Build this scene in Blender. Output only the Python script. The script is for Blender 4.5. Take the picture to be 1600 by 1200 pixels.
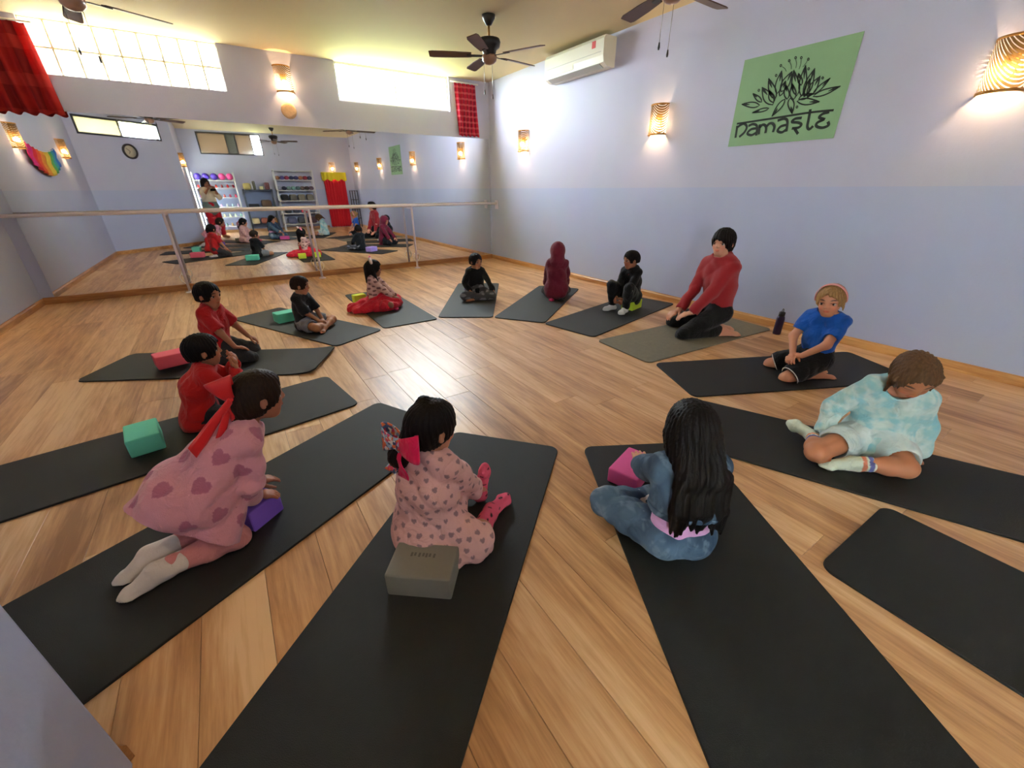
import bpy, bmesh, math, random
import numpy as np
from mathutils import Vector, Matrix

for _o in list(bpy.data.objects):
    bpy.data.objects.remove(_o)
SC = bpy.context.scene
COL = SC.collection

# ------------------------------------------------------------------ camera
FPX, YAW, PITCH, ROLL, CAMH = 634.06, 0.584, 0.449, -0.005, 1.299
def cam_basis():
    cy, sy, cp, sp = math.cos(YAW), math.sin(YAW), math.cos(PITCH), math.sin(PITCH)
    fwd = Vector((sy*cp, cy*cp, -sp)); right = Vector((cy, -sy, 0)); up = right.cross(fwd)
    cr, sr = math.cos(ROLL), math.sin(ROLL)
    return cr*right+sr*up, -sr*right+cr*up, fwd
_r, _u, _f = cam_basis()
cam = bpy.data.objects.new('camera', bpy.data.cameras.new('camera'))
COL.objects.link(cam)
cam.matrix_world = Matrix(((_r.x, _u.x, -_f.x, 0), (_r.y, _u.y, -_f.y, 0), (_r.z, _u.z, -_f.z, CAMH), (0, 0, 0, 1)))
cam.data.sensor_width = 36.0; cam.data.sensor_fit = 'HORIZONTAL'
cam.data.lens = FPX*36.0/1600.0
cam.data.clip_start = 0.02; cam.data.clip_end = 200
SC.camera = cam

# ------------------------------------------------------------------ room numbers (metres)
D, W, LX, H = 7.495, 4.484, -2.136, 2.979      # mirror wall y, right wall x, left wall x, ceiling
YR, XS = -2.6, -0.52                            # rear wall y, side wall x
P0, P1 = Vector((LX, 2.25)), Vector((XS, 0.95)) # oblique rear-left wall
MT = 2.121                                      # top of the mirror
T = 0.15
GB = (-1.30, 0.47, 2.47, H)                     # glass block window x0 x1 z0 z1
CW = (1.89, 3.71, 2.49, H)                      # clear window
W2 = (-0.05, 1.70, 2.32, 2.93)                  # rear wall window
DOOR = (-2.3, -1.1, 2.08)                     # bright doorway in the side wall, widened to brighten the foreground: y0 y1 ztop

# ------------------------------------------------------------------ world, light, exposure
world = bpy.data.worlds.new('world'); SC.world = world; world.use_nodes = True
bg = world.node_tree.nodes['Background']
bg.inputs['Color'].default_value = (0.80, 0.92, 1.0, 1); bg.inputs['Strength'].default_value = 38.0
SC.view_settings.view_transform = 'Standard'; SC.view_settings.look = 'None'
SC.view_settings.exposure = 1.28; SC.view_settings.gamma = 1.0; SC.view_settings.use_curve_mapping = False

def portal(name, loc, target, sx, sy):
    l = bpy.data.lights.new(name, 'AREA'); l.shape = 'RECTANGLE'; l.size = sx; l.size_y = sy
    l.cycles.is_portal = True
    o = bpy.data.objects.new(name, l); COL.objects.link(o); o.location = loc
    o.rotation_euler = (Vector(target)-Vector(loc)).to_track_quat('-Z', 'Y').to_euler()
    return o
portal('daylight_glass_blocks', ((GB[0]+GB[1])/2, D+.16, (GB[2]+GB[3])/2), ((GB[0]+GB[1])/2, 0, (GB[2]+GB[3])/2), GB[1]-GB[0], GB[3]-GB[2])
portal('daylight_clear_window', ((CW[0]+CW[1])/2, D+.16, (CW[2]+CW[3])/2), ((CW[0]+CW[1])/2, 0, (CW[2]+CW[3])/2), CW[1]-CW[0], CW[3]-CW[2])
portal('daylight_rear_window', ((W2[0]+W2[1])/2, YR-.16, (W2[2]+W2[3])/2), ((W2[0]+W2[1])/2, 5, (W2[2]+W2[3])/2), W2[1]-W2[0], W2[3]-W2[2])
portal('daylight_doorway', (XS-.16, (DOOR[0]+DOOR[1])/2, DOOR[2]/2), (5, (DOOR[0]+DOOR[1])/2, DOOR[2]/2), DOOR[1]-DOOR[0], DOOR[2])

# ------------------------------------------------------------------ helpers
def srgb(r, g, b):
    f = lambda c: (c/255/12.92 if c/255 <= .04045 else ((c/255+.055)/1.055)**2.4)
    return (f(r), f(g), f(b), 1.0)
MATS = {}
def mat(name, col, rough=.6, metal=0., bump=0., bscale=200., var=0., vscale=8., spec=.5, sheen=0., emit=None, es=0., stretch=None, trans=0., fold=0.):
    if name in MATS: return MATS[name]
    m = bpy.data.materials.new(name); m.use_nodes = True; nt = m.node_tree; N = nt.nodes; L = nt.links
    p = N['Principled BSDF']; MATS[name] = m
    p.inputs['Base Color'].default_value = col; p.inputs['Roughness'].default_value = rough
    p.inputs['Metallic'].default_value = metal; p.inputs['Specular IOR Level'].default_value = spec
    p.inputs['Sheen Weight'].default_value = sheen
    if trans: p.inputs['Transmission Weight'].default_value = trans
    if emit: p.inputs['Emission Color'].default_value = emit; p.inputs['Emission Strength'].default_value = es
    if var or bump or fold:
        tc = N.new('ShaderNodeTexCoord'); mp = N.new('ShaderNodeMapping'); L.new(tc.outputs['Object'], mp.inputs[0])
        if stretch: mp.inputs['Scale'].default_value = stretch
    if var:
        n = N.new('ShaderNodeTexNoise'); n.inputs['Scale'].default_value = vscale; n.inputs['Detail'].default_value = 4
        L.new(mp.outputs[0], n.inputs['Vector'])
        mx = N.new('ShaderNodeMix'); mx.data_type = 'RGBA'
        mx.inputs[6].default_value = tuple(max(0, c*(1-var)) for c in col[:3])+(1,)
        mx.inputs[7].default_value = tuple(min(1, c*(1+var)) for c in col[:3])+(1,)
        L.new(n.outputs['Fac'], mx.inputs[0]); L.new(mx.outputs[2], p.inputs['Base Color'])
    if bump:
        n2 = N.new('ShaderNodeTexNoise'); n2.inputs['Scale'].default_value = bscale; n2.inputs['Detail'].default_value = 3
        L.new(mp.outputs[0], n2.inputs['Vector'])
        b = N.new('ShaderNodeBump'); b.inputs['Strength'].default_value = bump; b.inputs['Distance'].default_value = .004
        L.new(n2.outputs['Fac'], b.inputs['Height']); L.new(b.outputs[0], p.inputs['Normal'])
        if fold:
            n3 = N.new('ShaderNodeTexNoise'); n3.inputs['Scale'].default_value = 16; n3.inputs['Detail'].default_value = 2; n3.inputs['Distortion'].default_value = 1.2
            L.new(mp.outputs[0], n3.inputs['Vector'])
            b3 = N.new('ShaderNodeBump'); b3.inputs['Strength'].default_value = fold; b3.inputs['Distance'].default_value = .03
            L.new(n3.outputs['Fac'], b3.inputs['Height']); L.new(b3.outputs[0], b.inputs['Normal'])
    return m
def mat_attr(name, rough=.7, bump=0., bscale=250., sheen=0., spec=.4, sss=0., stretch=None, fold=None):
    """colour from the mesh attribute 'Col' (printed / knitted patterns, skin)"""
    if name in MATS: return MATS[name]
    m = mat(name, (1, 1, 1, 1), rough, bump=bump, bscale=bscale, sheen=sheen, spec=spec, stretch=stretch, fold=(.45 if bump else 0.) if fold is None else fold)
    nt = m.node_tree; a = nt.nodes.new('ShaderNodeAttribute'); a.attribute_name = 'Col'
    p = nt.nodes['Principled BSDF']; nt.links.new(a.outputs['Color'], p.inputs['Base Color'])
    if sss:
        p.inputs['Subsurface Weight'].default_value = sss; p.inputs['Subsurface Radius'].default_value = (.02, .008, .005); p.inputs['Subsurface Scale'].default_value = .3
    return m

class MB:
    """collects simple shapes into one mesh"""
    def __init__(s): s.v = []; s.f = []; s.sm = []
    def add(s, vs, fs, smooth=False):
        o = len(s.v); s.v += [tuple(v) for v in vs]; s.f += [tuple(i+o for i in f) for f in fs]; s.sm += [smooth]*len(fs)
        return s
    def box(s, x0, x1, y0, y1, z0, z1, M=None):
        vs = [(x, y, z) for x in (x0, x1) for y in (y0, y1) for z in (z0, z1)]
        if M is not None: vs = [tuple(M @ Vector(v)) for v in vs]
        return s.add(vs, [(0, 1, 3, 2), (4, 6, 7, 5), (0, 4, 5, 1), (2, 3, 7, 6), (0, 2, 6, 4), (1, 5, 7, 3)])
    def tube(s, pts, r, n=10, cap=True):
        pts = [Vector(p) for p in pts]; rs = r if isinstance(r, (list, tuple)) else [r]*len(pts)
        rings = []
        for i, p in enumerate(pts):
            d = (pts[min(i+1, len(pts)-1)]-pts[max(i-1, 0)]).normalized()
            a = Vector((0, 0, 1)) if abs(d.z) < .9 else Vector((1, 0, 0))
            u = d.cross(a).normalized(); w = d.cross(u)
            rings.append([p+rs[i]*(math.cos(2*math.pi*k/n)*u+math.sin(2*math.pi*k/n)*w) for k in range(n)])
        vs = [v for ring in rings for v in ring]; fs = []
        for i in range(len(pts)-1):
            for k in range(n):
                fs.append((i*n+k, i*n+(k+1) % n, (i+1)*n+(k+1) % n, (i+1)*n+k))
        if cap: fs += [tuple(range(n))[::-1], tuple(range((len(pts)-1)*n, len(pts)*n))]
        return s.add(vs, fs, True)
    def lathe(s, prof, c=(0, 0, 0), n=20, a0=0, a1=2*math.pi, M=None):
        full = abs(a1-a0-2*math.pi) < 1e-6; m = n if full else n+1
        vs = []
        for r, z in prof:
            for k in range(m):
                a = a0+(a1-a0)*k/n; v = Vector((c[0]+r*math.cos(a), c[1]+r*math.sin(a), c[2]+z))
                vs.append(M @ v if M is not None else v)
        fs = []
        for i in range(len(prof)-1):
            for k in range(n):
                k2 = (k+1) % m
                fs.append((i*m+k, i*m+k2, (i+1)*m+k2, (i+1)*m+k))
        return s.add(vs, fs, True)
    def grid(s, fn, nu, nv, thick=0., smooth=True):
        P = [[Vector(fn(i/nu, j/nv)) for j in range(nv+1)] for i in range(nu+1)]
        vs = [P[i][j] for i in range(nu+1) for j in range(nv+1)]
        q = lambda i, j: i*(nv+1)+j
        fs = [(q(i, j), q(i+1, j), q(i+1, j+1), q(i, j+1)) for i in range(nu) for j in range(nv)]
        if thick:
            nr = []
            for i in range(nu+1):
                for j in range(nv+1):
                    du = P[min(i+1, nu)][j]-P[max(i-1, 0)][j]; dv = P[i][min(j+1, nv)]-P[i][max(j-1, 0)]
                    nr.append(du.cross(dv).normalized())
            o = len(vs); vs = vs+[v-nrm*thick for v, nrm in zip(vs, nr)]
            fs = fs+[tuple(o+k for k in f[::-1]) for f in fs]
            per = [q(i, 0) for i in range(nu+1)]+[q(nu, j) for j in range(1, nv+1)]+[q(i, nv) for i in range(nu-1, -1, -1)]+[q(0, j) for j in range(nv-1, 0, -1)]
            for k in range(len(per)):
                a, b = per[k], per[(k+1) % len(per)]
                fs.append((a, o+a, o+b, b))
        return s.add(vs, fs, smooth)
    def sphere(s, c, r, n=14, m=8, sc=(1, 1, 1)):
        prof = [(math.sin(math.pi*i/m), -math.cos(math.pi*i/m)) for i in range(m+1)]
        vs = []
        for rr, z in prof:
            for k in range(n):
                a = 2*math.pi*k/n; vs.append((c[0]+r*sc[0]*rr*math.cos(a), c[1]+r*sc[1]*rr*math.sin(a), c[2]+r*sc[2]*z))
        fs = [(i*n+k, i*n+(k+1) % n, (i+1)*n+(k+1) % n, (i+1)*n+k) for i in range(m) for k in range(n)]
        return s.add(vs, fs, True)
    def build(s, name, m, parent=None, bevel=0., seg=2):
        me = bpy.data.meshes.new(name); me.from_pydata(s.v, [], s.f)
        me.polygons.foreach_set('use_smooth', s.sm); me.materials.append(m); me.update()
        bm = bmesh.new(); bm.from_mesh(me)
        if bevel: bmesh.ops.bevel(bm, geom=list(bm.edges), offset=bevel, segments=seg, profile=.6, affect='EDGES')
        bmesh.ops.remove_doubles(bm, verts=bm.verts, dist=1e-6)
        bmesh.ops.recalc_face_normals(bm, faces=bm.faces)
        bm.to_mesh(me); bm.free()
        o = bpy.data.objects.new(name, me); COL.objects.link(o)
        if parent: o.parent = parent
        return o
def tag(o, label=None, cat=None, group=None, kind=None):
    if label: o['label'] = label
    if cat: o['category'] = cat
    if group: o['group'] = group
    if kind: o['kind'] = kind
    return o
def empty(name, loc=(0, 0, 0), rz=0.):
    o = bpy.data.objects.new(name, None); COL.objects.link(o); o.location = loc; o.rotation_euler = (0, 0, rz); o.empty_display_size = .1
    return o
def copy_tree(o, parent=None):
    c = o.copy(); COL.objects.link(c)
    if parent: c.parent = parent
    for ch in list(o.children): copy_tree(ch, c)
    return c

# ------------------------------------------------------------------ setting materials
def wall_material():
    m = bpy.data.materials.new('lavender_wall_paint'); m.use_nodes = True; N = m.node_tree.nodes; L = m.node_tree.links; p = N['Principled BSDF']
    g = N.new('ShaderNodeNewGeometry'); sx = N.new('ShaderNodeSeparateXYZ'); L.new(g.outputs['Position'], sx.inputs[0])
    lt = N.new('ShaderNodeMath'); lt.operation = 'LESS_THAN'; lt.inputs[1].default_value = 1.30; L.new(sx.outputs['Z'], lt.inputs[0])
    mx = N.new('ShaderNodeMix'); mx.data_type = 'RGBA'; mx.inputs[6].default_value = srgb(194, 194, 216); mx.inputs[7].default_value = srgb(182, 190, 220)
    L.new(lt.outputs[0], mx.inputs[0])
    n = N.new('ShaderNodeTexNoise'); n.inputs['Scale'].default_value = 2.2; n.inputs['Detail'].default_value = 5; L.new(g.outputs['Position'], n.inputs['Vector'])
    m2 = N.new('ShaderNodeMix'); m2.data_type = 'RGBA'; m2.blend_type = 'MULTIPLY'; m2.inputs[0].default_value = .12
    L.new(mx.outputs[2], m2.inputs[6]); L.new(n.outputs['Color'], m2.inputs[7]); L.new(m2.outputs[2], p.inputs['Base Color'])
    p.inputs['Roughness'].default_value = .55; p.inputs['Specular IOR Level'].default_value = .35
    n2 = N.new('ShaderNodeTexNoise'); n2.inputs['Scale'].default_value = 60; n2.inputs['Detail'].default_value = 6; L.new(g.outputs['Position'], n2.inputs['Vector'])
    b = N.new('ShaderNodeBump'); b.inputs['Strength'].default_value = .25; b.inputs['Distance'].default_value = .004
    L.new(n2.outputs['Fac'], b.inputs['Height']); L.new(b.outputs[0], p.inputs['Normal'])
    return m
def wood_material(name, axis, base, dark, light, rough, gscale=1.0):
    m = bpy.data.materials.new(name); m.use_nodes = True; N = m.node_tree.nodes; L = m.node_tree.links; p = N['Principled BSDF']
    g = N.new('ShaderNodeNewGeometry'); oi = N.new('ShaderNodeObjectInfo')
    sc = N.new('ShaderNodeMath'); sc.operation = 'MULTIPLY'; sc.inputs[1].default_value = 37.0; L.new(oi.outputs['Random'], sc.inputs[0])
    ad = N.new('ShaderNodeVectorMath'); ad.operation = 'ADD'; L.new(g.outputs['Position'], ad.inputs[0]); L.new(sc.outputs[0], ad.inputs[1])
    def noise(scale, st, detail, dist=0.):
        mp = N.new('ShaderNodeMapping'); mp.inputs['Scale'].default_value = st; L.new(ad.outputs[0], mp.inputs[0])
        n = N.new('ShaderNodeTexNoise'); n.inputs['Scale'].default_value = scale; n.inputs['Detail'].default_value = detail; n.inputs['Roughness'].default_value = .62; n.inputs['Distortion'].default_value = dist
        L.new(mp.outputs[0], n.inputs['Vector']); return n
    a, c = 1.0, .07
    st = (c, a, a) if axis == 'x' else (a, c, a)
    n1 = noise(9*gscale, st, 5, .6); n2 = noise(60*gscale, st, 4); n3 = noise(2.0*gscale, (a*.8, .35, a) if axis == 'y' else (.35, a*.8, a), 3, .4)
    r = N.new('ShaderNodeValToRGB'); e = r.color_ramp.elements
    e[0].position = .25; e[0].color = dark; e[1].position = .72; e[1].color = light
    k = e.new(.5); k.color = base
    s1 = N.new('ShaderNodeMath'); s1.operation = 'MULTIPLY_ADD'; L.new(n2.outputs['Fac'], s1.inputs[0]); s1.inputs[1].default_value = .55; L.new(n1.outputs['Fac'], s1.inputs[2])
    s2 = N.new('ShaderNodeMath'); s2.operation = 'MULTIPLY_ADD'; L.new(n3.outputs['Fac'], s2.inputs[0]); s2.inputs[1].default_value = .55; L.new(s1.outputs[0], s2.inputs[2])
    s3 = N.new('ShaderNodeMath'); s3.operation = 'MULTIPLY_ADD'; L.new(oi.outputs['Random'], s3.inputs[0]); s3.inputs[1].default_value = .22; L.new(s2.outputs[0], s3.inputs[2])
    s4 = N.new('ShaderNodeMath'); s4.operation = 'SUBTRACT'; L.new(s3.outputs[0], s4.inputs[0]); s4.inputs[1].default_value = .65
    L.new(s4.outputs[0], r.inputs[0]); L.new(r.outputs[0], p.inputs['Base Color'])
    p.inputs['Roughness'].default_value = rough; p.inputs['Specular IOR Level'].default_value = .65
    b = N.new('ShaderNodeBump'); b.inputs['Strength'].default_value = .12; b.inputs['Distance'].default_value = .002
    L.new(n2.outputs['Fac'], b.inputs['Height']); L.new(b.outputs[0], p.inputs['Normal'])
    return m
M_WALL = wall_material()
M_CEIL = mat('cream_ceiling_paint', srgb(214, 198, 160), .8, bump=.2, bscale=40, var=.04, vscale=1.5)
M_PLANK = wood_material('laminate_oak', 'y', srgb(200, 150, 102), srgb(154, 106, 64), srgb(222, 180, 134), .38)
M_BASEX = wood_material('baseboard_oak_x', 'x', srgb(165, 112, 62), srgb(110, 66, 30), srgb(196, 146, 92), .35)
M_BASEY = wood_material('baseboard_oak_y', 'y', srgb(182, 124, 68), srgb(126, 78, 36), srgb(210, 158, 98), .35)
M_WHITE = mat('white_paint', srgb(232, 230, 225), .5)
M_BLACKF = mat('black_window_frame', srgb(34, 30, 30), .45)

# ------------------------------------------------------------------ room shell
fl = MB(); fl.box(LX-T, W+T, YR-T, D+T, -.12, -.007)
floor_o = tag(fl.build('floor', mat('subfloor', srgb(60, 40, 26), .9)), kind='structure')
ce = MB(); ce.box(LX-T, W+T, YR-T, D+T, H, H+.12)
ceil_o = tag(ce.build('ceiling', M_CEIL), kind='structure')
rnd = random.Random(5)
NC = 34; cw = (W-LX)/NC
def obl_y(x): return P0.y+(P1.y-P0.y)*(x-P0.x)/(P1.x-P0.x)
for c in range(NC):
    x0, x1 = LX+c*cw, LX+(c+1)*cw
    ys = YR if x1 > XS-.02 else obl_y(x1)+.0
    y = ys+rnd.uniform(.35, 1.5)
    cuts = [ys]
    while y < D-.3: cuts.append(y); y += 1.52
    cuts.append(D)
    for a, b in zip(cuts[:-1], cuts[1:]):
        g, h, e = .0006, .007, .0012
        vs = [(x0+g, a+g, -h), (x1-g, a+g, -h), (x1-g, b-g, -h), (x0+g, b-g, -h),
              (x0+g, a+g, -e), (x1-g, a+g, -e), (x1-g, b-g, -e), (x0+g, b-g, -e),
              (x0+g+e, a+g+e, 0), (x1-g-e, a+g+e, 0), (x1-g-e, b-g-e, 0), (x0+g+e, b-g-e, 0)]
        fs = [(3, 2, 1, 0), (8, 9, 10, 11)]
        for k in range(4):
            k2 = (k+1) % 4
            fs += [(k, k2, 4+k2, 4+k), (4+k, 4+k2, 8+k2, 8+k)]
        MB().add(vs, fs).build('plank', M_PLANK, floor_o)

wb = MB()
wb.box(LX-T, W+T, D, D+T, -.1, GB[2])
wb.box(LX-T, GB[0], D, D+T, GB[2], H); wb.box(GB[1], CW[0], D, D+T, GB[2], H); wb.box(CW[1], W+T, D, D+T, GB[2], H)
wb.box(CW[0], CW[1], D, D+T, GB[2], CW[2])
tag(wb.build('wall_back', M_WALL), kind='structure')
tag(MB().box(W, W+T, YR-T, D, -.1, H).build('wall_right', M_WALL), kind='structure')
tag(MB().box(LX-T, LX, 2.0, D, -.1, H).build('wall_left', M_WALL), kind='structure')
# oblique rear-left wall with a window opening
ob = Vector((P1.x-P0.x, P1.y-P0.y, 0)); OL = ob.length; ob.normalize(); on = Vector((-ob.y, ob.x, 0))   # on points into the room
MO = Matrix(((ob.x, on.x, 0, P0.x), (ob.y, on.y, 0, P0.y), (0, 0, 1, 0), (0, 0, 0, 1)))
W1 = (.16, 1.80, 2.34, 2.68)
wo = MB()
wo.box(-.1, OL, -T, 0, -.1, W1[2], MO); wo.box(-.1, OL, -T, 0, W1[3], H, MO)
wo.box(-.1, W1[0], -T, 0, W1[2], W1[3], MO); wo.box(W1[1], OL, -T, 0, W1[2], W1[3], MO)
tag(wo.build('wall_rear_left', M_WALL), kind='structure')
# side wall with the bright doorway
ws = MB()
ws.box(XS-T, XS, DOOR[1], P1.y-.004, -.1, H); ws.box(XS-T, XS, YR-T, DOOR[0], -.1, H); ws.box(XS-T, XS, DOOR[0], DOOR[1], DOOR[2], H)
tag(ws.build('wall_side', M_WALL), kind='structure')
wr = MB()
wr.box(XS-T, W+T, YR-T, YR, -.1, W2[2]); wr.box(XS-T, W2[0], YR-T, YR, W2[2], H); wr.box(W2[1], W+T, YR-T, YR, W2[2], H); wr.box(W2[0], W2[1], YR-T, YR, W2[3], H)
tag(wr.build('wall_rear', M_WALL), kind='structure')
# baseboards
bh, bt = .075, .016
def base_profile(mb, M, L):
    pr = [(0, 0), (bt, 0), (bt, bh*.72), (bt*.55, bh*.88), (bt*.45, bh), (0, bh)]
    vs = [M @ Vector((s, y, z)) for s in (0, L) for y, z in pr]; n = len(pr)
    mb.add(vs, [tuple(range(n))[::-1], tuple(range(n, 2*n))]+[(k, (k+1) % n, n+(k+1) % n, n+k) for k in range(n)])
def Mdir(o, d, n): return Matrix(((d[0], n[0], 0, o[0]), (d[1], n[1], 0, o[1]), (0, 0, 1, 0), (0, 0, 0, 1)))
b = MB(); base_profile(b, Mdir((W, YR), (0, 1), (-1, 0)), D-YR); tag(b.build('baseboard_right', M_BASEY), kind='structure')
b = MB(); base_profile(b, Mdir((LX, D), (0, -1), (1, 0)), D-2.25); tag(b.build('baseboard_left', M_BASEY), kind='structure')
b = MB(); b.box(LX+.016, W-.016, D-.03, D, 0, .085); tag(b.build('baseboard_back', M_BASEX, bevel=.004, seg=1), kind='structure')
b = MB(); base_profile(b, MO, OL-.01); tag(b.build('baseboard_rear_left', M_BASEX), kind='structure')
b = MB(); base_profile(b, Mdir((XS, YR), (1, 0), (0, 1)), 3.88); tag(b.build('baseboard_rear', M_BASEX), kind='structure')

# ------------------------------------------------------------------ windows and doorway
def frame_rect(mb, x0, x1, z0, z1, y0, y1, w, M=None):
    mb.box(x0, x1, y0, y1, z0, z0+w, M); mb.box(x0, x1, y0, y1, z1-w, z1, M)
    mb.box(x0, x0+w, y0, y1, z0+w, z1-w, M); mb.box(x1-w, x1, y0, y1, z0+w, z1-w, M)
def glass_mat():
    m = bpy.data.materials.new('window_glass'); m.use_nodes = True; N = m.node_tree.nodes; L = m.node_tree.links
    t = N.new('ShaderNodeBsdfTransparent'); g = N.new('ShaderNodeBsdfGlossy'); g.inputs['Roughness'].default_value = .03
    mx = N.new('ShaderNodeMixShader'); mx.inputs[0].default_value = .05
    L.new(t.outputs[0], mx.inputs[1]); L.new(g.outputs[0], mx.inputs[2]); L.new(mx.outputs[0], N['Material Output'].inputs[0])
    return m
M_GLASS = glass_mat()
def frosted_mat(name, col, clear=.25, rib=True):
    m = bpy.data.materials.new(name); m.use_nodes = True; N = m.node_tree.nodes; L = m.node_tree.links
    tl = N.new('ShaderNodeBsdfTranslucent'); tr = N.new('ShaderNodeBsdfTransparent'); gl = N.new('ShaderNodeBsdfGlossy'); gl.inputs['Roughness'].default_value = .1
    tl.inputs[0].default_value = col; tr.inputs[0].default_value = (1, 1, 1, 1)
    mx = N.new('ShaderNodeMixShader'); m2 = N.new('ShaderNodeMixShader'); m2.inputs[0].default_value = .06
    if rib:
        g = N.new('ShaderNodeNewGeometry'); w = N.new('ShaderNodeTexWave'); w.wave_type = 'BANDS'; w.bands_direction = 'DIAGONAL'; w.inputs['Scale'].default_value = 3.2; w.inputs['Distortion'].default_value = 2.0
        L.new(g.outputs['Position'], w.inputs['Vector'])
        mm = N.new('ShaderNodeMath'); mm.operation = 'MULTIPLY'; mm.inputs[1].default_value = clear*2; L.new(w.outputs['Fac'], mm.inputs[0]); L.new(mm.outputs[0], mx.inputs[0])
    else: mx.inputs[0].default_value = clear
    L.new(tl.outputs[0], mx.inputs[1]); L.new(tr.outputs[0], mx.inputs[2]); L.new(mx.outputs[0], m2.inputs[1]); L.new(gl.outputs[0], m2.inputs[2]); L.new(m2.outputs[0], N['Material Output'].inputs[0])
    return m
M_BLOCKG = frosted_mat('ribbed_glass_block', (.80, .74, .66, 1), .06)
gr = MB(); gr.box(-40, 40, -40, 40, -.30, -.16); tag(gr.build('ground', mat('garden_ground', srgb(150, 152, 92), .95, var=.3, vscale=2)), kind='structure')
# window 1: glass blocks, two rows of nine
win1 = MB(); gw, gz = (GB[1]-GB[0])/9, (GB[3]-GB[2])/2
for i in range(10): win1.box(max(GB[0], GB[0]+i*gw-.009), min(GB[1], GB[0]+i*gw+.009), D+.05, D+.12, GB[2], GB[3])
for j in range(3): win1.box(GB[0], GB[1], D+.051, D+.119, max(GB[2], GB[2]+j*gz-.009), min(GB[3], GB[2]+j*gz+.009))
win1 = tag(win1.build('window_1', mat('cream_mortar', srgb(238, 228, 200), .8)), kind='structure')
for i in range(9):
    for j in range(2):
        MB().box(GB[0]+i*gw+.009, GB[0]+(i+1)*gw-.009, D+.045, D+.125, GB[2]+j*gz+.009, GB[2]+(j+1)*gz-.009).build('glass_block', M_BLOCKG, win1, bevel=.012, seg=2)
# window 2: clear window with white frame
w2 = MB(); frame_rect(w2, CW[0], CW[1], CW[2], CW[3], D+.05, D+.09, .03); w2.box((CW[0]+CW[1])/2-.012, (CW[0]+CW[1])/2+.012, D+.055, D+.085, CW[2]+.03, CW[3]-.03)
win2 = tag(w2.build('window_2', M_WHITE), kind='structure')
for a, c in ((CW[0]+.03, (CW[0]+CW[1])/2-.012), ((CW[0]+CW[1])/2+.012, CW[1]-.03)):
    MB().box(a, c, D+.068, D+.072, CW[2]+.03, CW[3]-.03).build('pane', M_GLASS, win2)
# window 3: on the oblique rear-left wall, seen in the mirror
w3 = MB(); frame_rect(w3, W1[0], W1[1], W1[2], W1[3], -.05, .012, .035, MO); w3.box(.97, .995, -.045, .008, W1[2]+.035, W1[3]-.035, MO)
win3 = tag(w3.build('window_3', M_BLACKF), kind='structure')
M_FROST = frosted_mat('cream_frosted_pane', (.30, .26, .19, 1), .01, False)
MB().box(W1[0]+.035, .97, -.03, -.024, W1[2]+.035, W1[3]-.035, MO).build('pane', M_FROST, win3)
MB().box(.995, W1[1]-.035, -.03, -.024, W1[2]+.035, W1[3]-.035, MO).build('pane', M_GLASS, win3)
# window 4: rear wall above the shelves
w4 = MB(); frame_rect(w4, W2[0], W2[1], W2[2], W2[3], YR-.05, YR+.012, .035)
for x in (.72, .98, 1.42): w4.box(x-.014, x+.014, YR-.045, YR+.008, W2[2]+.035, W2[3]-.035)
win4 = tag(w4.build('window_4', M_BLACKF), kind='structure')
M_FROST2 = frosted_mat('peach_frosted_pane', (.10, .075, .055, 1), .004, False); M_FROST3 = frosted_mat('grey_frosted_pane', (.05, .047, .04, 1), .002, False)
for a, c, mm in ((W2[0]+.035, .706, M_FROST2), (.734, .966, M_FROST3), (.994, 1.406, M_FROST2), (1.434, W2[1]-.035, M_GLASS)):
    MB().box(a, c, YR-.03, YR-.024, W2[2]+.035, W2[3]-.035).build('pane', mm, win4)
# doorway in the side wall
d = MB(); d.box(XS-T-.01, XS+.012, DOOR[0], DOOR[0]+.06, 0, DOOR[2]); d.box(XS-T-.01, XS+.012, DOOR[1]-.06, DOOR[1], 0, DOOR[2]); d.box(XS-T-.01, XS+.012, DOOR[0]+.06, DOOR[1]-.06, DOOR[2]-.06, DOOR[2])
door = tag(d.build('door_1', M_WHITE), kind='structure')
MB().box(XS-T*.46, XS-T*.44, DOOR[0]+.06, DOOR[1]-.06, .0, DOOR[2]-.06).build('pane', frosted_mat('frosted_door_pane', (.62, .62, .62, 1), .015, False), door)

# ------------------------------------------------------------------ mirror and barre
def mirror_mat():
    m = mat('mirror_silver', (.80, .82, .84, 1), .015, 1.0); return m
mir = MB(); mir.box(LX+.125, W-.03, D-.008, D-.001, .085, MT)
mirror = tag(mir.build('mirror', mirror_mat()), 'wall-wide frameless mirror reflecting the studio behind the barre', 'mirror')
M_LAV = mat('lavender_metal', srgb(218, 210, 228), .35, var=.05); M_PINKW = mat('pale_pink_barre_paint', srgb(232, 222, 228), .35)
BY, BZ = D-.213, 1.044
bar = empty('ballet_barre', (1.1, BY, 0)); tag(bar, 'pale lavender ballet barre with floor posts running along the mirror', 'barre')
def part(mb, name, m, par, **k):
    o = mb.build(name, m, par, **k); o.matrix_parent_inverse = par.matrix_basis.inverted(); return o
part(MB().tube([(LX+.001, BY, BZ), (W-.001, BY, BZ)], .021, 12), 'rail', M_PINKW, bar)
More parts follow.
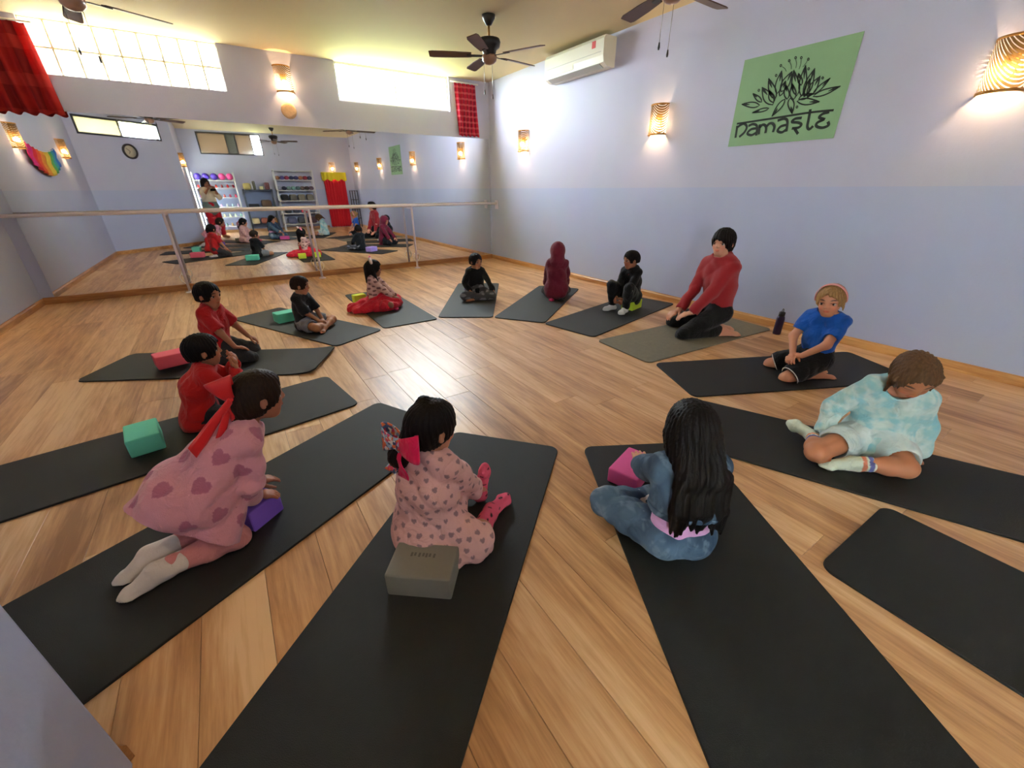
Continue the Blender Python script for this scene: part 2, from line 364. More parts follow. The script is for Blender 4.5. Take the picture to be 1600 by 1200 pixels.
for px in (-.62, 1.13, 2.76):
    p = MB(); p.tube([(px, BY, .012), (px, BY, BZ)], .017, 10); post = part(p, 'post', M_LAV, bar)
    f = MB(); f.lathe([(0, .02), (.03, .018), (.055, .006), (.055, 0), (0, 0)], (px, BY, 0), 14); part(f, 'foot_flange', M_LAV, bar)
    c = MB()
    for sx in (-1, 1):
        c.tube([(px+sx*.015, BY, .12), (px+sx*.05, BY, .16), (px+sx*.06, BY, .22), (px+sx*.03, BY, .26), (px+sx*.012, BY, .23)], .006, 6)
    part(c, 'scroll', M_WHITE, bar)
    k = MB(); k.box(px-.012, px+.012, BY, D-.01, BZ-.05, BZ-.025); part(k, 'wall_bracket', M_LAV, bar)
e = MB(); e.box(W-.012, W-.001, BY-.05, BY+.05, BZ-.1, BZ+.05); part(e, 'end_bracket', M_LAV, bar)

# ------------------------------------------------------------------ sconces
def shade_mat():
    m = bpy.data.materials.new('perforated_brass_shade'); m.use_nodes = True; N = m.node_tree.nodes; L = m.node_tree.links; p = N['Principled BSDF']
    p.inputs['Base Color'].default_value = srgb(92, 70, 42); p.inputs['Metallic'].default_value = .6; p.inputs['Roughness'].default_value = .45
    tc = N.new('ShaderNodeTexCoord'); w = N.new('ShaderNodeTexWave'); w.bands_direction = 'DIAGONAL'; w.inputs['Scale'].default_value = 26; w.inputs['Distortion'].default_value = .6; L.new(tc.outputs['Object'], w.inputs['Vector'])
    gt = N.new('ShaderNodeMath'); gt.operation = 'GREATER_THAN'; gt.inputs[1].default_value = .86; L.new(w.outputs['Fac'], gt.inputs[0])
    t = N.new('ShaderNodeBsdfTransparent'); tl = N.new('ShaderNodeBsdfTranslucent'); tl.inputs[0].default_value = (.75, .5, .22, 1)
    m1 = N.new('ShaderNodeMixShader'); m1.inputs[0].default_value = .03; L.new(p.outputs[0], m1.inputs[1]); L.new(tl.outputs[0], m1.inputs[2])
    mx = N.new('ShaderNodeMixShader'); L.new(gt.outputs[0], mx.inputs[0]); L.new(m1.outputs[0], mx.inputs[1]); L.new(t.outputs[0], mx.inputs[2]); L.new(mx.outputs[0], N['Material Output'].inputs[0])
    b = N.new('ShaderNodeBump'); b.inputs['Distance'].default_value = .006; b.inputs['Strength'].default_value = .8; L.new(w.outputs['Fac'], b.inputs['Height']); L.new(b.outputs[0], p.inputs['Normal'])
    return m
M_SHADE = shade_mat(); M_RIM = mat('brass_rim', srgb(176, 128, 66), .35, .7)
M_BULB = mat('warm_bulb', (1, .8, .5, 1), .5, emit=(1, .70, .36, 1), es=190.0)
def make_sconce():
    s = empty('wall_sconce')
    r, h = .108, .30
    MB().lathe([(r, -h/2), (r, h/2)], n=22, a0=-math.pi/2, a1=math.pi/2).build('shade', M_SHADE, s)
    MB().lathe([(r-.004, -h/2-.004), (r+.006, -h/2-.004), (r+.006, -h/2+.014), (r-.004, -h/2+.014)], n=22, a0=-math.pi/2, a1=math.pi/2).build('lower_rim', M_RIM, s)
    MB().lathe([(r-.004, h/2-.010), (r+.004, h/2-.010), (r+.004, h/2+.004), (r-.004, h/2+.004)], n=22, a0=-math.pi/2, a1=math.pi/2).build('upper_rim', M_RIM, s)
    MB().box(0, .018, -.035, .035, -.07, .06).build('back_plate', M_RIM, s, bevel=.004, seg=1)
    MB().tube([(.01, 0, .03), (.05, 0, .03), (.05, 0, -.005)], .013, 8).build('lamp_holder', M_RIM, s)
    MB().sphere((.05, 0, -.045), .034, 12, 8).build('bulb', M_BULB, s)
    return s
sc0 = make_sconce(); first = True
SCON = [((W, 6.37, 2.0), math.pi, 'brass mesh wall sconce on the right wall, closest to the mirror'),
        ((W, 3.67, 2.0), math.pi, 'brass mesh wall sconce between the air conditioner and the green lotus poster'),
        ((W, .93, 2.0), math.pi, 'large brass mesh wall sconce cut by the right edge of the photo'),
        ((W, -1.70, 2.0), math.pi, 'brass mesh wall sconce seen only in the mirror, nearest the red doorway curtain'),
        ((1.18, D, 2.67), -math.pi/2, 'brass mesh wall sconce high up between the two back windows'),
        ((LX, 5.8, 1.98), 0, 'brass mesh wall sconce left of the rainbow garland in the mirror'),
        ((LX, 3.42, 1.98), 0, 'brass mesh wall sconce right of the rainbow garland in the mirror'),
        ((XS, .70, 1.98), 0, 'brass mesh wall sconce above the bright doorway in the mirror'),
        ((3.80, YR, 2.02), math.pi/2, 'brass mesh wall sconce over the yellow valance in the mirror')]
for loc, rz, lab in SCON:
    s = sc0 if first else copy_tree(sc0); first = False
    s.location = loc; s.rotation_euler = (0, 0, rz); tag(s, lab, 'wall lamp', 'brass mesh wall sconces')

# ------------------------------------------------------------------ woven disc, clock, garland
d = MB(); d.lathe([(0, .012), (.03, .016), (.06, .012), (.085, .016), (.1, .006), (.1, 0), (0, 0)], n=28, M=Matrix.Translation((1.17, D, 2.31)) @ Matrix.Rotation(math.pi/2, 4, 'X'))
tag(d.build('woven_plaque', mat('carved_tan_wood', srgb(206, 170, 130), .7, bump=.8, bscale=60, var=.25, vscale=40)), 'round tan carved plaque under the sconce between the back windows', 'wall ornament')
ck = empty('wall_clock'); ck.matrix_world = MO @ Matrix.Translation((1.02, 0, 2.08)) @ Matrix.Rotation(-math.pi/2, 4, 'X')
tag(ck, 'round wall clock with a dark rim, seen in the mirror', 'clock')
MB().lathe([(.115, 0), (.15, 0), (.15, .03), (.12, .035), (.115, .02)], n=28).build('rim', mat('dark_clock_rim', srgb(48, 36, 34), .4), ck)
MB().lathe([(0, .012), (.117, .012), (.117, 0), (0, 0)], n=28).build('dial', mat('clock_dial', srgb(196, 184, 158), .6), ck)
for a, l in ((.6, .06), (2.3, .085)):
    MB().box(-.004, .004, 0, l, .014, .018, Matrix.Rotation(a, 4, 'Z')).build('hand', M_BLACKF, ck)
gcol = [(204, 40, 120), (214, 44, 58), (228, 92, 50), (236, 150, 60), (226, 190, 70), (96, 176, 92), (60, 160, 170), (60, 120, 200)]
ga = empty('rainbow_garland', (LX, 4.85, 1.6)); tag(ga, 'rainbow tassel garland hung between the left wall sconces, seen in the mirror', 'garland')
for i, c in enumerate(gcol):
    y0 = 5.55-i*.19; y1 = y0-.19
    def fn(u, v, y0=y0, y1=y1, i=i):
        y = y0+(y1-y0)*u; s = (5.55-y)/1.52; sag = 1.95-.10*math.sin(math.pi*s)
        return (LX+.045+.018*math.sin(40*y)+.01*math.sin(9*v), y, sag-v*(.24+.10*math.sin(math.pi*min(1, s*.9+.1))))
    o = part(MB().grid(fn, 6, 6, .004), 'tassel', mat('garland_%d' % i, srgb(*c), .8, var=.2, vscale=30), ga)
part(MB().tube([(LX+.05, 5.62-i*.2, 1.955-.10*math.sin(math.pi*i/8.3)) for i in range(9)], .004, 6), 'string', M_WHITE, ga)

# ------------------------------------------------------------------ window curtains
def plaid_mat(name, a, b2, c2, sx, sz, tl=.35):
    m = bpy.data.materials.new(name); m.use_nodes = True; N = m.node_tree.nodes; L = m.node_tree.links; p = N['Principled BSDF']
    g = N.new('ShaderNodeNewGeometry'); sp = N.new('ShaderNodeSeparateXYZ'); L.new(g.outputs['Position'], sp.inputs[0])
    def stripes(o, s, th):
        q = N.new('ShaderNodeMath'); q.operation = 'MULTIPLY'; q.inputs[1].default_value = s; L.new(sp.outputs[o], q.inputs[0])
        f = N.new('ShaderNodeMath'); f.operation = 'FRACT'; L.new(q.outputs[0], f.inputs[0])
        t = N.new('ShaderNodeMath'); t.operation = 'LESS_THAN'; t.inputs[1].default_value = th; L.new(f.outputs[0], t.inputs[0]); return t
    s1, s2 = stripes('X', sx, .35), stripes('Z', sz, .35)
    m1 = N.new('ShaderNodeMix'); m1.data_type = 'RGBA'; m1.inputs[6].default_value = a; m1.inputs[7].default_value = b2; L.new(s1.outputs[0], m1.inputs[0])
    m2 = N.new('ShaderNodeMix'); m2.data_type = 'RGBA'; m2.inputs[7].default_value = c2; L.new(m1.outputs[2], m2.inputs[6])
    h = N.new('ShaderNodeMath'); h.operation = 'MULTIPLY'; h.inputs[1].default_value = .6; L.new(s2.outputs[0], h.inputs[0]); L.new(h.outputs[0], m2.inputs[0])
    L.new(m2.outputs[2], p.inputs['Base Color']); p.inputs['Roughness'].default_value = .9
    t = N.new('ShaderNodeBsdfTranslucent'); L.new(m2.outputs[2], t.inputs[0]); mx = N.new('ShaderNodeMixShader'); mx.inputs[0].default_value = tl
    L.new(p.outputs[0], mx.inputs[1]); L.new(t.outputs[0], mx.inputs[2]); L.new(mx.outputs[0], N['Material Output'].inputs[0])
    return m
def curtain(name, label, x0, x1, z0, z1, y, folds, amp, m, tx=0., nu=60, nv=14, flare=0.):
    root = empty(name, ((x0+x1)/2, y, z0)); tag(root, label, 'curtain')
    def fn(u, v):
        z = z1+(z0-z1)*v; cx = (x0+x1)/2; hw = (x1-x0)/2*(1+flare*v)
        return (cx+tx*v+(u*2-1)*hw, y+amp*math.sin(u*folds*2*math.pi+.5*math.sin(3*v))*(.6+.4*v)+amp*.3*math.sin(7*u+5*v), z+.012*math.sin(u*folds*2*math.pi))
    part(MB().grid(fn, nu, nv, .004), 'cloth', m, root)
    part(MB().tube([(x0-.06, y, z1+.01), (x1+.06, y, z1+.01)], .01, 8), 'rod', M_WHITE, root)
    return root
curtain('window_curtain', 'narrow red plaid curtain beside the clear back window', 3.78, 4.18, 2.14, 2.90, D-.06, 5, .022, plaid_mat('red_plaid_cloth', srgb(206, 32, 66), srgb(150, 24, 52), srgb(230, 110, 120), 14, 12), .05)
curtain('window_curtain', 'wide red curtain hanging at the left end of the glass block window', -1.86, -1.24, 2.08, 2.90, D-.06, 5, .035, plaid_mat('dark_red_cloth', srgb(178, 26, 26), srgb(140, 18, 22), srgb(196, 50, 44), 5, 3), .04)

# ------------------------------------------------------------------ air conditioner
ac = empty('air_conditioner', (W, 5.05, 2.63)); tag(ac, 'white split air conditioner high on the right wall', 'air conditioner')
M_AC = mat('ac_white_plastic', srgb(226, 222, 204), .35); M_ACD = mat('ac_grey_louvre', srgb(170, 168, 158), .4)
pr = [(0, 2.635), (-.12, 2.635), (-.19, 2.67), (-.205, 2.74), (-.205, 2.90), (-.18, 2.935), (0, 2.935)]
a = MB(); vs = [(W-.001+x, y, z) for y in (4.46, 5.60) for x, z in pr]; n = len(pr)
a.add(vs, [tuple(range(n)), tuple(range(n, 2*n))[::-1]]+[(k, (k+1) % n, n+(k+1) % n, n+k) for k in range(n)]); part(a, 'case', M_AC, ac)
part(MB().box(W-.208, W-.203, 4.50, 5.56, 2.775, 2.779), 'panel_seam', M_ACD, ac)
part(MB().box(-.04, .04, 4.53, 5.53, -.004, .004, Matrix.Translation((W-.155, 0, 2.647)) @ Matrix.Rotation(.42, 4, 'Y')), 'louvre', M_ACD, ac)
part(MB().box(W-.2085, W-.2045, 4.60, 4.665, 2.83, 2.90), 'red_sticker', mat('red_sticker', srgb(206, 60, 58), .5), ac, bevel=.0015, seg=1)
part(MB().box(W-.2075, W-.2045, 5.0, 5.52, 2.69, 2.75, None), 'energy_label', mat('pale_label', srgb(236, 236, 200), .5), ac)

# ------------------------------------------------------------------ ceiling fans
M_FBLK = mat('black_fan_metal', srgb(30, 26, 28), .4); M_FBLADE = mat('dark_walnut_blade', srgb(84, 52, 40), .5, var=.2, vscale=20); M_BOWL = mat('fan_glass_bowl', srgb(150, 112, 90), .3); M_CHROME = mat('chain_metal', srgb(120, 116, 112), .3, .8)
def make_fan():
    f = empty('ceiling_fan')
    MB().lathe([(0, 0), (.072, 0), (.068, -.03), (.03, -.085), (.014, -.09)], n=20).build('canopy', M_FBLK, f)
    MB().tube([(0, 0, -.08), (0, 0, -.2)], .012, 10).build('downrod', M_RIM, f)
    MB().lathe([(.012, -.185), (.06, -.19), (.115, -.205), (.125, -.235), (.115, -.275), (.08, -.30), (.07, -.335), (.055, -.35), (0, -.35)], n=24).build('motor_housing', M_FBLK, f)
    MB().lathe([(.075, -.345), (.085, -.36), (.075, -.40), (.045, -.425), (0, -.435)], n=20).build('light_bowl', M_BOWL, f)
    for k in range(5):
        R = Matrix.Rotation(2*math.pi*k/5, 4, 'Z')
        Rt = R @ Matrix.Translation((0, 0, -.345)) @ Matrix.Rotation(.21, 4, 'X')
        out = [(.20, -.045), (.40, -.058), (.62, -.062), (.66, -.05), (.665, .05), (.62, .062), (.40, .058), (.20, .045)]
        m = len(out); vs = [Rt @ Vector((x, y, z)) for z in (-.004, .004) for x, y in out]
        bl = MB().add(vs, [tuple(range(m))[::-1], tuple(range(m, 2*m))]+[(i, (i+1) % m, m+(i+1) % m, m+i) for i in range(m)]).build('blade', M_FBLADE, f)
        MB().box(.07, .25, -.018, .018, -.012, -.005, Rt).build('blade_iron', M_FBLK, bl)
    for sx, ln in ((-.055, .30), (.06, .33)):
        ch = MB().tube([(sx, .03, -.36), (sx, .03, -.36-ln)], .0022, 5).build('pull_chain', M_CHROME, f)
        MB().lathe([(0, 0), (.005, -.004), (.009, -.035), (.006, -.05), (0, -.052)], (sx, .03, -.36-ln), 8).build('knob', M_FBLK, ch)
    return f
FANS = [((2.92, 4.84), .14, 'black ceiling fan with walnut blades in full view near the clear window'),
        ((3.22, 2.66), 0.03, 'ceiling fan at the top edge with its two pull chains hanging over the right wall'),
        ((-.55, 5.25), .47, 'ceiling fan at the top left edge, two walnut blades showing near the glass blocks'),
        ((-.75, 2.55), .75, 'ceiling fan seen as a few blades at the top of the mirror above the clock'),
        ((1.9, -1.0), .35, 'ceiling fan over the shelves seen whole in the mirror')]
fan0 = make_fan(); first = True
for (x, y), a, lab in FANS:
    f = fan0 if first else copy_tree(fan0); first = False
    f.location = (x, y, H); f.rotation_euler = (0, 0, a); tag(f, lab, 'ceiling fan', 'black ceiling fans')

# ------------------------------------------------------------------ namaste poster
PY0, PY1, PZ0, PZ1 = 1.825, 2.761, 1.671, 2.38
ps = empty('lotus_poster', (W, (PY0+PY1)/2, PZ0)); tag(ps, 'green poster with a black lotus and the word namaste', 'poster')
part(MB().box(W-.006, W-.001, PY0, PY1, PZ0, PZ1), 'sheet', mat('green_poster_paper', srgb(136, 172, 128), .7, var=.06, vscale=5), ps)
def homog(src, dst):
    A = []
    for (x, y), (u, v) in zip(src, dst):
        A.append([x, y, 1, 0, 0, 0, -u*x, -u*y, -u]); A.append([0, 0, 0, x, y, 1, -v*x, -v*y, -v])
    return np.linalg.svd(np.array(A, float))[2][-1].reshape(3, 3)
HP = homog([(250, 320), (1370, 60), (1105, 1060), (110, 1135)], [(0, 1), (1, 1), (1, 0), (0, 0)])
def pp_(q):
    r = HP @ np.array([q[0], q[1], 1.0]); return Vector((W-.0065, PY1+(PY0-PY1)*r[0]/r[2], PZ0+(PZ1-PZ0)*r[1]/r[2]))
def ribbon(mb, pts, w, close=False):
    P = [pp_(q) for q in pts]; n = len(P); vs = []; fs = []
    for i in range(n):
        a = P[(i-1) % n] if (close or i > 0) else P[i]; b = P[(i+1) % n] if (close or i < n-1) else P[i]
        t = (b-a).normalized(); nn = Vector((0, -t.z, t.y)); ww = w[i] if isinstance(w, list) else w
        vs += [P[i]+nn*ww, P[i]-nn*ww]
    for i in range(n if close else n-1):
        j = (i+1) % n; fs.append((2*i, 2*i+1, 2*j+1, 2*j))
    o = len(vs); vs2 = vs+[v-Vector((.0012, 0, 0)) for v in vs]
    fs = fs+[tuple(o+k for k in f[::-1]) for f in fs]
    for i in range(n if close else n-1):
        j = (i+1) % n; fs += [(2*i, 2*j, o+2*j, o+2*i), (2*i+1, o+2*i+1, o+2*j+1, 2*j+1)]
    mb.add(vs2, fs)
M_INK = mat('dark_green_ink', srgb(26, 38, 24), .6)
def smooth(pts, k=5):
    P = [np.array(p, float) for p in pts]; out = []
    for i in range(len(P)-1):
        a, b, c, d_ = P[max(i-1, 0)], P[i], P[i+1], P[min(i+2, len(P)-1)]
        for s in range(k):
            t = s/k; out.append(.5*((2*b)+(-a+c)*t+(2*a-5*b+4*c-d_)*t*t+(-a+3*b-3*c+d_)*t**3))
    return out+[P[-1]]
LET = {'n': [[(195, 935), (188, 990), (180, 1050)], [(192, 955), (225, 930), (262, 918), (285, 950), (262, 1000), (215, 1042)]],
       'a': [[(300, 940), (345, 922), (382, 945), (376, 1030)], [(376, 962), (325, 972), (292, 1010), (330, 1026), (372, 1005)]],
       'm': [[(408, 925), (404, 970), (400, 1020)], [(406, 955), (432, 930), (458, 935), (468, 965), (462, 1008)], [(468, 950), (496, 920), (528, 918), (546, 950), (534, 1000)]],
       'a2': [[(575, 892), (640, 874), (668, 900), (660, 996)], [(660, 932), (605, 948), (578, 988), (618, 1002), (658, 976)]],
       's': [[(803, 868), (740, 876), (712, 905), (770, 912), (800, 930), (775, 958), (712, 966)], [(738, 970), (772, 1018)]],
       't': [[(882, 788), (868, 880), (858, 950), (878, 975), (912, 945)]],
       'e': [[(1062, 815), (1000, 832), (968, 865), (1022, 884)], [(1010, 886), (950, 915), (945, 948), (1000, 962), (1056, 940), (1050, 905)]],
       'bar': [[(190, 918), (540, 868), (880, 818), (1102, 798)]]}
for k, st in LET.items():
    mb = MB()
    for s in st: ribbon(mb, smooth(s), .0105 if k != 'bar' else .008)
    part(mb, 'headline_stroke' if k == 'bar' else 'letter', M_INK, ps)
PET = [((690, 680), (710, 825), 36), ((640, 690), (520, 850), 26), ((490, 775), (335, 815), 18), ((400, 745), (232, 735), 32), ((420, 715), (335, 635), 24),
       ((525, 742), (420, 578), 58), ((530, 720), (490, 610), 34), ((545, 690), (480, 495), 42), ((560, 640), (600, 425), 36), ((600, 620), (700, 430), 44), ((590, 660), (640, 520), 26),
       ((660, 690), (645, 560), 30), ((720, 695), (705, 550), 36), ((750, 660), (715, 420), 46), ((790, 560), (760, 450), 26), ((790, 660), (825, 375), 42), ((820, 670), (912, 405), 46), ((830, 665), (870, 500), 28), ((850, 668), (965, 478), 46),
       ((900, 650), (1060, 498), 22), ((905, 668), (1158, 575), 30), ((755, 712), (965, 718), 38), ((770, 690), (900, 640), 26)]
for a, b, w in PET:
    mb = MB(); a = np.array(a, float); b = np.array(b, float); t = (b-a)/np.linalg.norm(b-a); nn = np.array([-t[1], t[0]])
    pts = []
    for sg in (1, -1):
        q = [a+(b-a)*s+nn*sg*w*.9*math.sin(math.pi*s**.8)*(1-.25*s) for s in np.linspace(0, 1, 9)]
        pts += q if sg == 1 else q[::-1][1:-1]
    ribbon(mb, pts, .0052, True)
    ribbon(mb, [a+(b-a)*.55+nn*w*.1, a+(b-a)*.8, b], [.002, .009, .005])
    part(mb, 'petal', M_INK, ps)
for q in ((592, 375), (670, 330), (730, 303), (783, 303), (850, 318), (855, 408), (990, 495), (390, 605), (550, 467), (755, 765)):
    mb = MB(); c = np.array(q, float); ribbon(mb, [c+np.array([8*math.cos(a), 11*math.sin(a)]) for a in np.linspace(0, 2*math.pi, 9)[:-1]], .0035, True); part(mb, 'dot', M_INK, ps)
for a, b in (((645, 430), (605, 385)), ((690, 410), (676, 345)), ((735, 400), (731, 320)), ((765, 410), (782, 318)), ((800, 390), (842, 330))):
    mb = MB(); ribbon(mb, smooth([a, ((a[0]+b[0])/2+6, (a[1]+b[1])/2-4), b]), .002); part(mb, 'stamen', M_INK, ps)

# ------------------------------------------------------------------ rear of the studio (seen in the mirror)
M_SHW = mat('white_shelf_metal', srgb(206, 206, 204), .4); M_SHD = mat('dark_shelf_metal', srgb(58, 64, 74), .45)
def shelf_unit(name, label, x0, x1, y0, y1, zs, ztop, m, r=.016, back=None):
    root = empty(name, ((x0+x1)/2, (y0+y1)/2, 0)); tag(root, label, 'shelf')
    for x in (x0+r, x1-r):
        for y in (y0+r, y1-r): part(MB().box(x-r, x+r, y-r, y+r, 0, ztop), 'upright', m, root)
    for z in zs: part(MB().box(x0+.001, x1-.001, y0+.001, y1-.001, z-.02, z), 'shelf_board', m, root)
    if back: part(MB().box(x0+.03, x1-.03, y0-.006, y0-.001, .1, ztop-.05), 'back_panel', back, root)
    return root
Y0, Y1 = -2.5, -2.12
Z1 = [.22, .50, .80, 1.08, 1.36, 1.58]
shelf_unit('storage_shelf', 'tall white storage shelf behind the standing person, full of shoes and balls, in the mirror', -.46, .66, Y0, Y1, Z1, 1.80, M_SHW)
Z2 = [.25, .75, 1.30]
shelf_unit('storage_shelf', 'low dark metal storage shelf between the two white shelves in the mirror', .80, 1.66, Y0, Y1, Z2, 1.32, M_SHD, back=mat('blue_grey_panel', srgb(112, 122, 150), .7))
Z3 = [.2, .55, .95, 1.28, 1.60, 1.88]
shelf_unit('storage_shelf', 'tall grey metal shelf of rolled mats left of the red doorway in the mirror', 1.80, 3.02, Y0, Y1, Z3, 1.92, M_SHW)
rs = random.Random(11)
ORD = ('first', 'second', 'third', 'fourth', 'fifth', 'sixth', 'seventh', 'eighth')
def item_ball(x, z, r, c, lab):
    o = MB().sphere((0, 0, r), r, 16, 10).build('exercise_ball', mat('ball_%s' % c[0], srgb(*c[1]), .35)); o.location = (x, -2.29, z); tag(o, lab, 'ball', 'balls on the top shelf')
PUR = ('purple', (88, 60, 170)); PNK = ('pink', (236, 84, 150))
for i, (x, c) in enumerate(((-.31, PUR), (-.10, PUR), (.12, PUR), (.33, PNK), (.54, PNK))):
    item_ball(x, Z1[5], .10, c, ('purple' if c is PUR else 'pink')+' exercise ball, '+ORD[i]+' from the left on the white shelf in the mirror')
def soft_item(name, x, y, z, sx, sy, sz, c, lab, cat, grp, rz=0.):
    mb = MB().box(-sx/2, sx/2, -sy/2, sy/2, 0, sz); o = mb.build(name, mat('item_%d_%d_%d' % c, srgb(*c), .7), bevel=min(sx, sy, sz)*.28, seg=2); o.location = (x, y, z); o.rotation_euler = (0, 0, rz); tag(o, lab, cat, grp); return o
def shoe_item(x, z, c, grp, lab):
    mb = MB(); mb.sphere((0, .03, .035), .04, 10, 6, (.8, 1.9, .8)); mb.sphere((0, -.05, .05), .035, 10, 6, (.85, 1.1, 1.3)); mb.box(-.03, .03, -.085, .105, 0, .014)
    o = mb.build('stored_shoe', mat('item_%d_%d_%d' % c, srgb(*c), .7)); o.location = (x, -2.24, z); tag(o, lab, 'shoe', grp)
ROW = [(4, (206, 52, 48), 'red'), (3, (214, 96, 132), 'pink'), (2, (214, 212, 208), 'white'), (1, (196, 186, 160), 'beige'), (0, (150, 142, 128), 'taupe')]
for row, c, nm in ROW:
    for k in range(7):
        cc = tuple(max(0, min(255, v+rs.choice((-30, 0, 0, 20)))) for v in c)
        shoe_item(-.36+k*.155, Z1[row], cc, nm+' shoes on the white shelf', ORD[k]+' '+nm+' shoe from the left on the white storage shelf in the mirror')
for x, c, sx, sz, nm, lab in ((.95, (176, 158, 100), .22, .2, 'storage_box', 'tan box on top of the low dark shelf in the mirror'), (1.16, (92, 88, 70), .08, .26, 'storage_box', 'thin dark upright box beside the tan box in the mirror'), (1.36, (214, 206, 160), .12, .1, 'storage_box', 'small cream box on the low dark shelf in the mirror'), (1.54, (110, 64, 64), .14, .22, 'storage_box', 'maroon box at the right end of the low shelf in the mirror')):
    soft_item(nm, x, -2.3, Z2[2], sx, .2, sz, c, lab, 'box', 'boxes on the low shelf')
soft_item('storage_basket', 1.40, -2.3, Z2[1], .3, .28, .24, (92, 70, 50), 'brown basket on the middle board of the low dark shelf in the mirror', 'basket', None)
soft_item('storage_box', 1.02, -2.3, Z2[1], .3, .25, .12, (40, 42, 52), 'black box on the middle board of the low dark shelf in the mirror', 'box', None)
for k, c in enumerate(((206, 190, 150), (130, 70, 56), (150, 100, 50))):
    soft_item('storage_box', .96+k*.27, -2.3, Z2[0], .22, .26, .18, c, ('cream', 'rust', 'ochre')[k]+' box on the lowest board of the dark shelf in the mirror', 'box', None)
def rolled(x, z, c, lab, grp):
    mb = MB(); mb.lathe([(.0, -.14), (.058, -.14), (.062, -.12), (.062, .12), (.058, .14), (.0, .14)], n=14, M=Matrix.Rotation(math.pi/2, 4, 'X'))
    o = mb.build('rolled_mat', mat('item_%d_%d_%d' % c, srgb(*c), .8)); o.location = (x, -2.3, z+.062); tag(o, lab, 'rolled mat', grp)
for i, c in enumerate(((150, 96, 60), (96, 84, 150), (170, 60, 90), (70, 74, 110), (90, 84, 130), (186, 120, 90), (150, 50, 70), (80, 80, 110))):
    rolled(1.90+i*.145, Z3[4], c, ORD[i]+' rolled mat from the left, top board of the grey shelf in the mirror', 'rolled mats on the top board')
for i, c in enumerate(((150, 150, 170), (60, 64, 84), (120, 150, 140), (120, 160, 150), (90, 120, 120), (110, 90, 84), (70, 66, 66), (120, 100, 110))):
    rolled(1.90+i*.145, Z3[3], c, ORD[i]+' rolled mat from the left, second board of the grey shelf in the mirror', 'rolled mats on the second board')
for i, c in enumerate(((40, 42, 44), (128, 122, 108), (132, 126, 112), (126, 120, 108))):
    soft_item('storage_bin', 2.0+i*.27, -2.3, Z3[2], .22, .28, .2, c, ORD[i]+' bin from the left, '+('black' if i == 0 else 'grey-beige')+', third board of the grey shelf in the mirror', 'bin', 'bins on the third board')
for i, c in enumerate(((40, 44, 50), (80, 84, 96), (206, 60, 96), (110, 110, 120))):
    soft_item('storage_box', 2.02+i*.26, -2.3, Z3[1], .2, .25, .22, c, ('black', 'slate', 'magenta', 'grey')[i]+' box on the fourth board of the grey shelf in the mirror', 'box', None)
for i, c in enumerate(((96, 100, 130), (60, 60, 70), (90, 60, 70))):
    soft_item('storage_box', 2.08+i*.33, -2.3, Z3[0], .28, .28, .22, c, ('blue-grey', 'charcoal', 'plum')[i]+' box on the bottom board of the grey shelf in the mirror', 'box', None)
# red doorway curtain with a yellow valance
dc = curtain('doorway_curtain', 'red floor-length doorway curtain with a yellow valance, seen in the mirror', 3.42, 4.16, .02, 1.66, YR+.07, 8, .025, mat('red_drape', srgb(206, 22, 40), .85), 0., 70, 10)
def vfn(u, v): return (3.36+.86*u, YR+.115+.012*math.sin(u*40), 1.86-v*(.26+.03*math.sin(u*22)))
part(MB().grid(vfn, 40, 6, .004), 'valance', mat('yellow_valance', srgb(226, 206, 40), .8), dc)
# black rack by the right wall
rk = empty('metal_rack', (4.30, -2.25, 0)); tag(rk, 'black metal rack standing beside the red doorway curtain, in the mirror', 'rack')
for x in (4.24, 4.42):
    for y in (-2.4, -2.05): part(MB().box(x-.012, x+.012, y-.012, y+.012, 0, 1.26), 'upright', M_BLACKF, rk)
for z in (.3, .62, .94, 1.24): part(MB().box(4.23, 4.43, -2.41, -2.04, z, z+.018), 'shelf_board', M_BLACKF, rk)

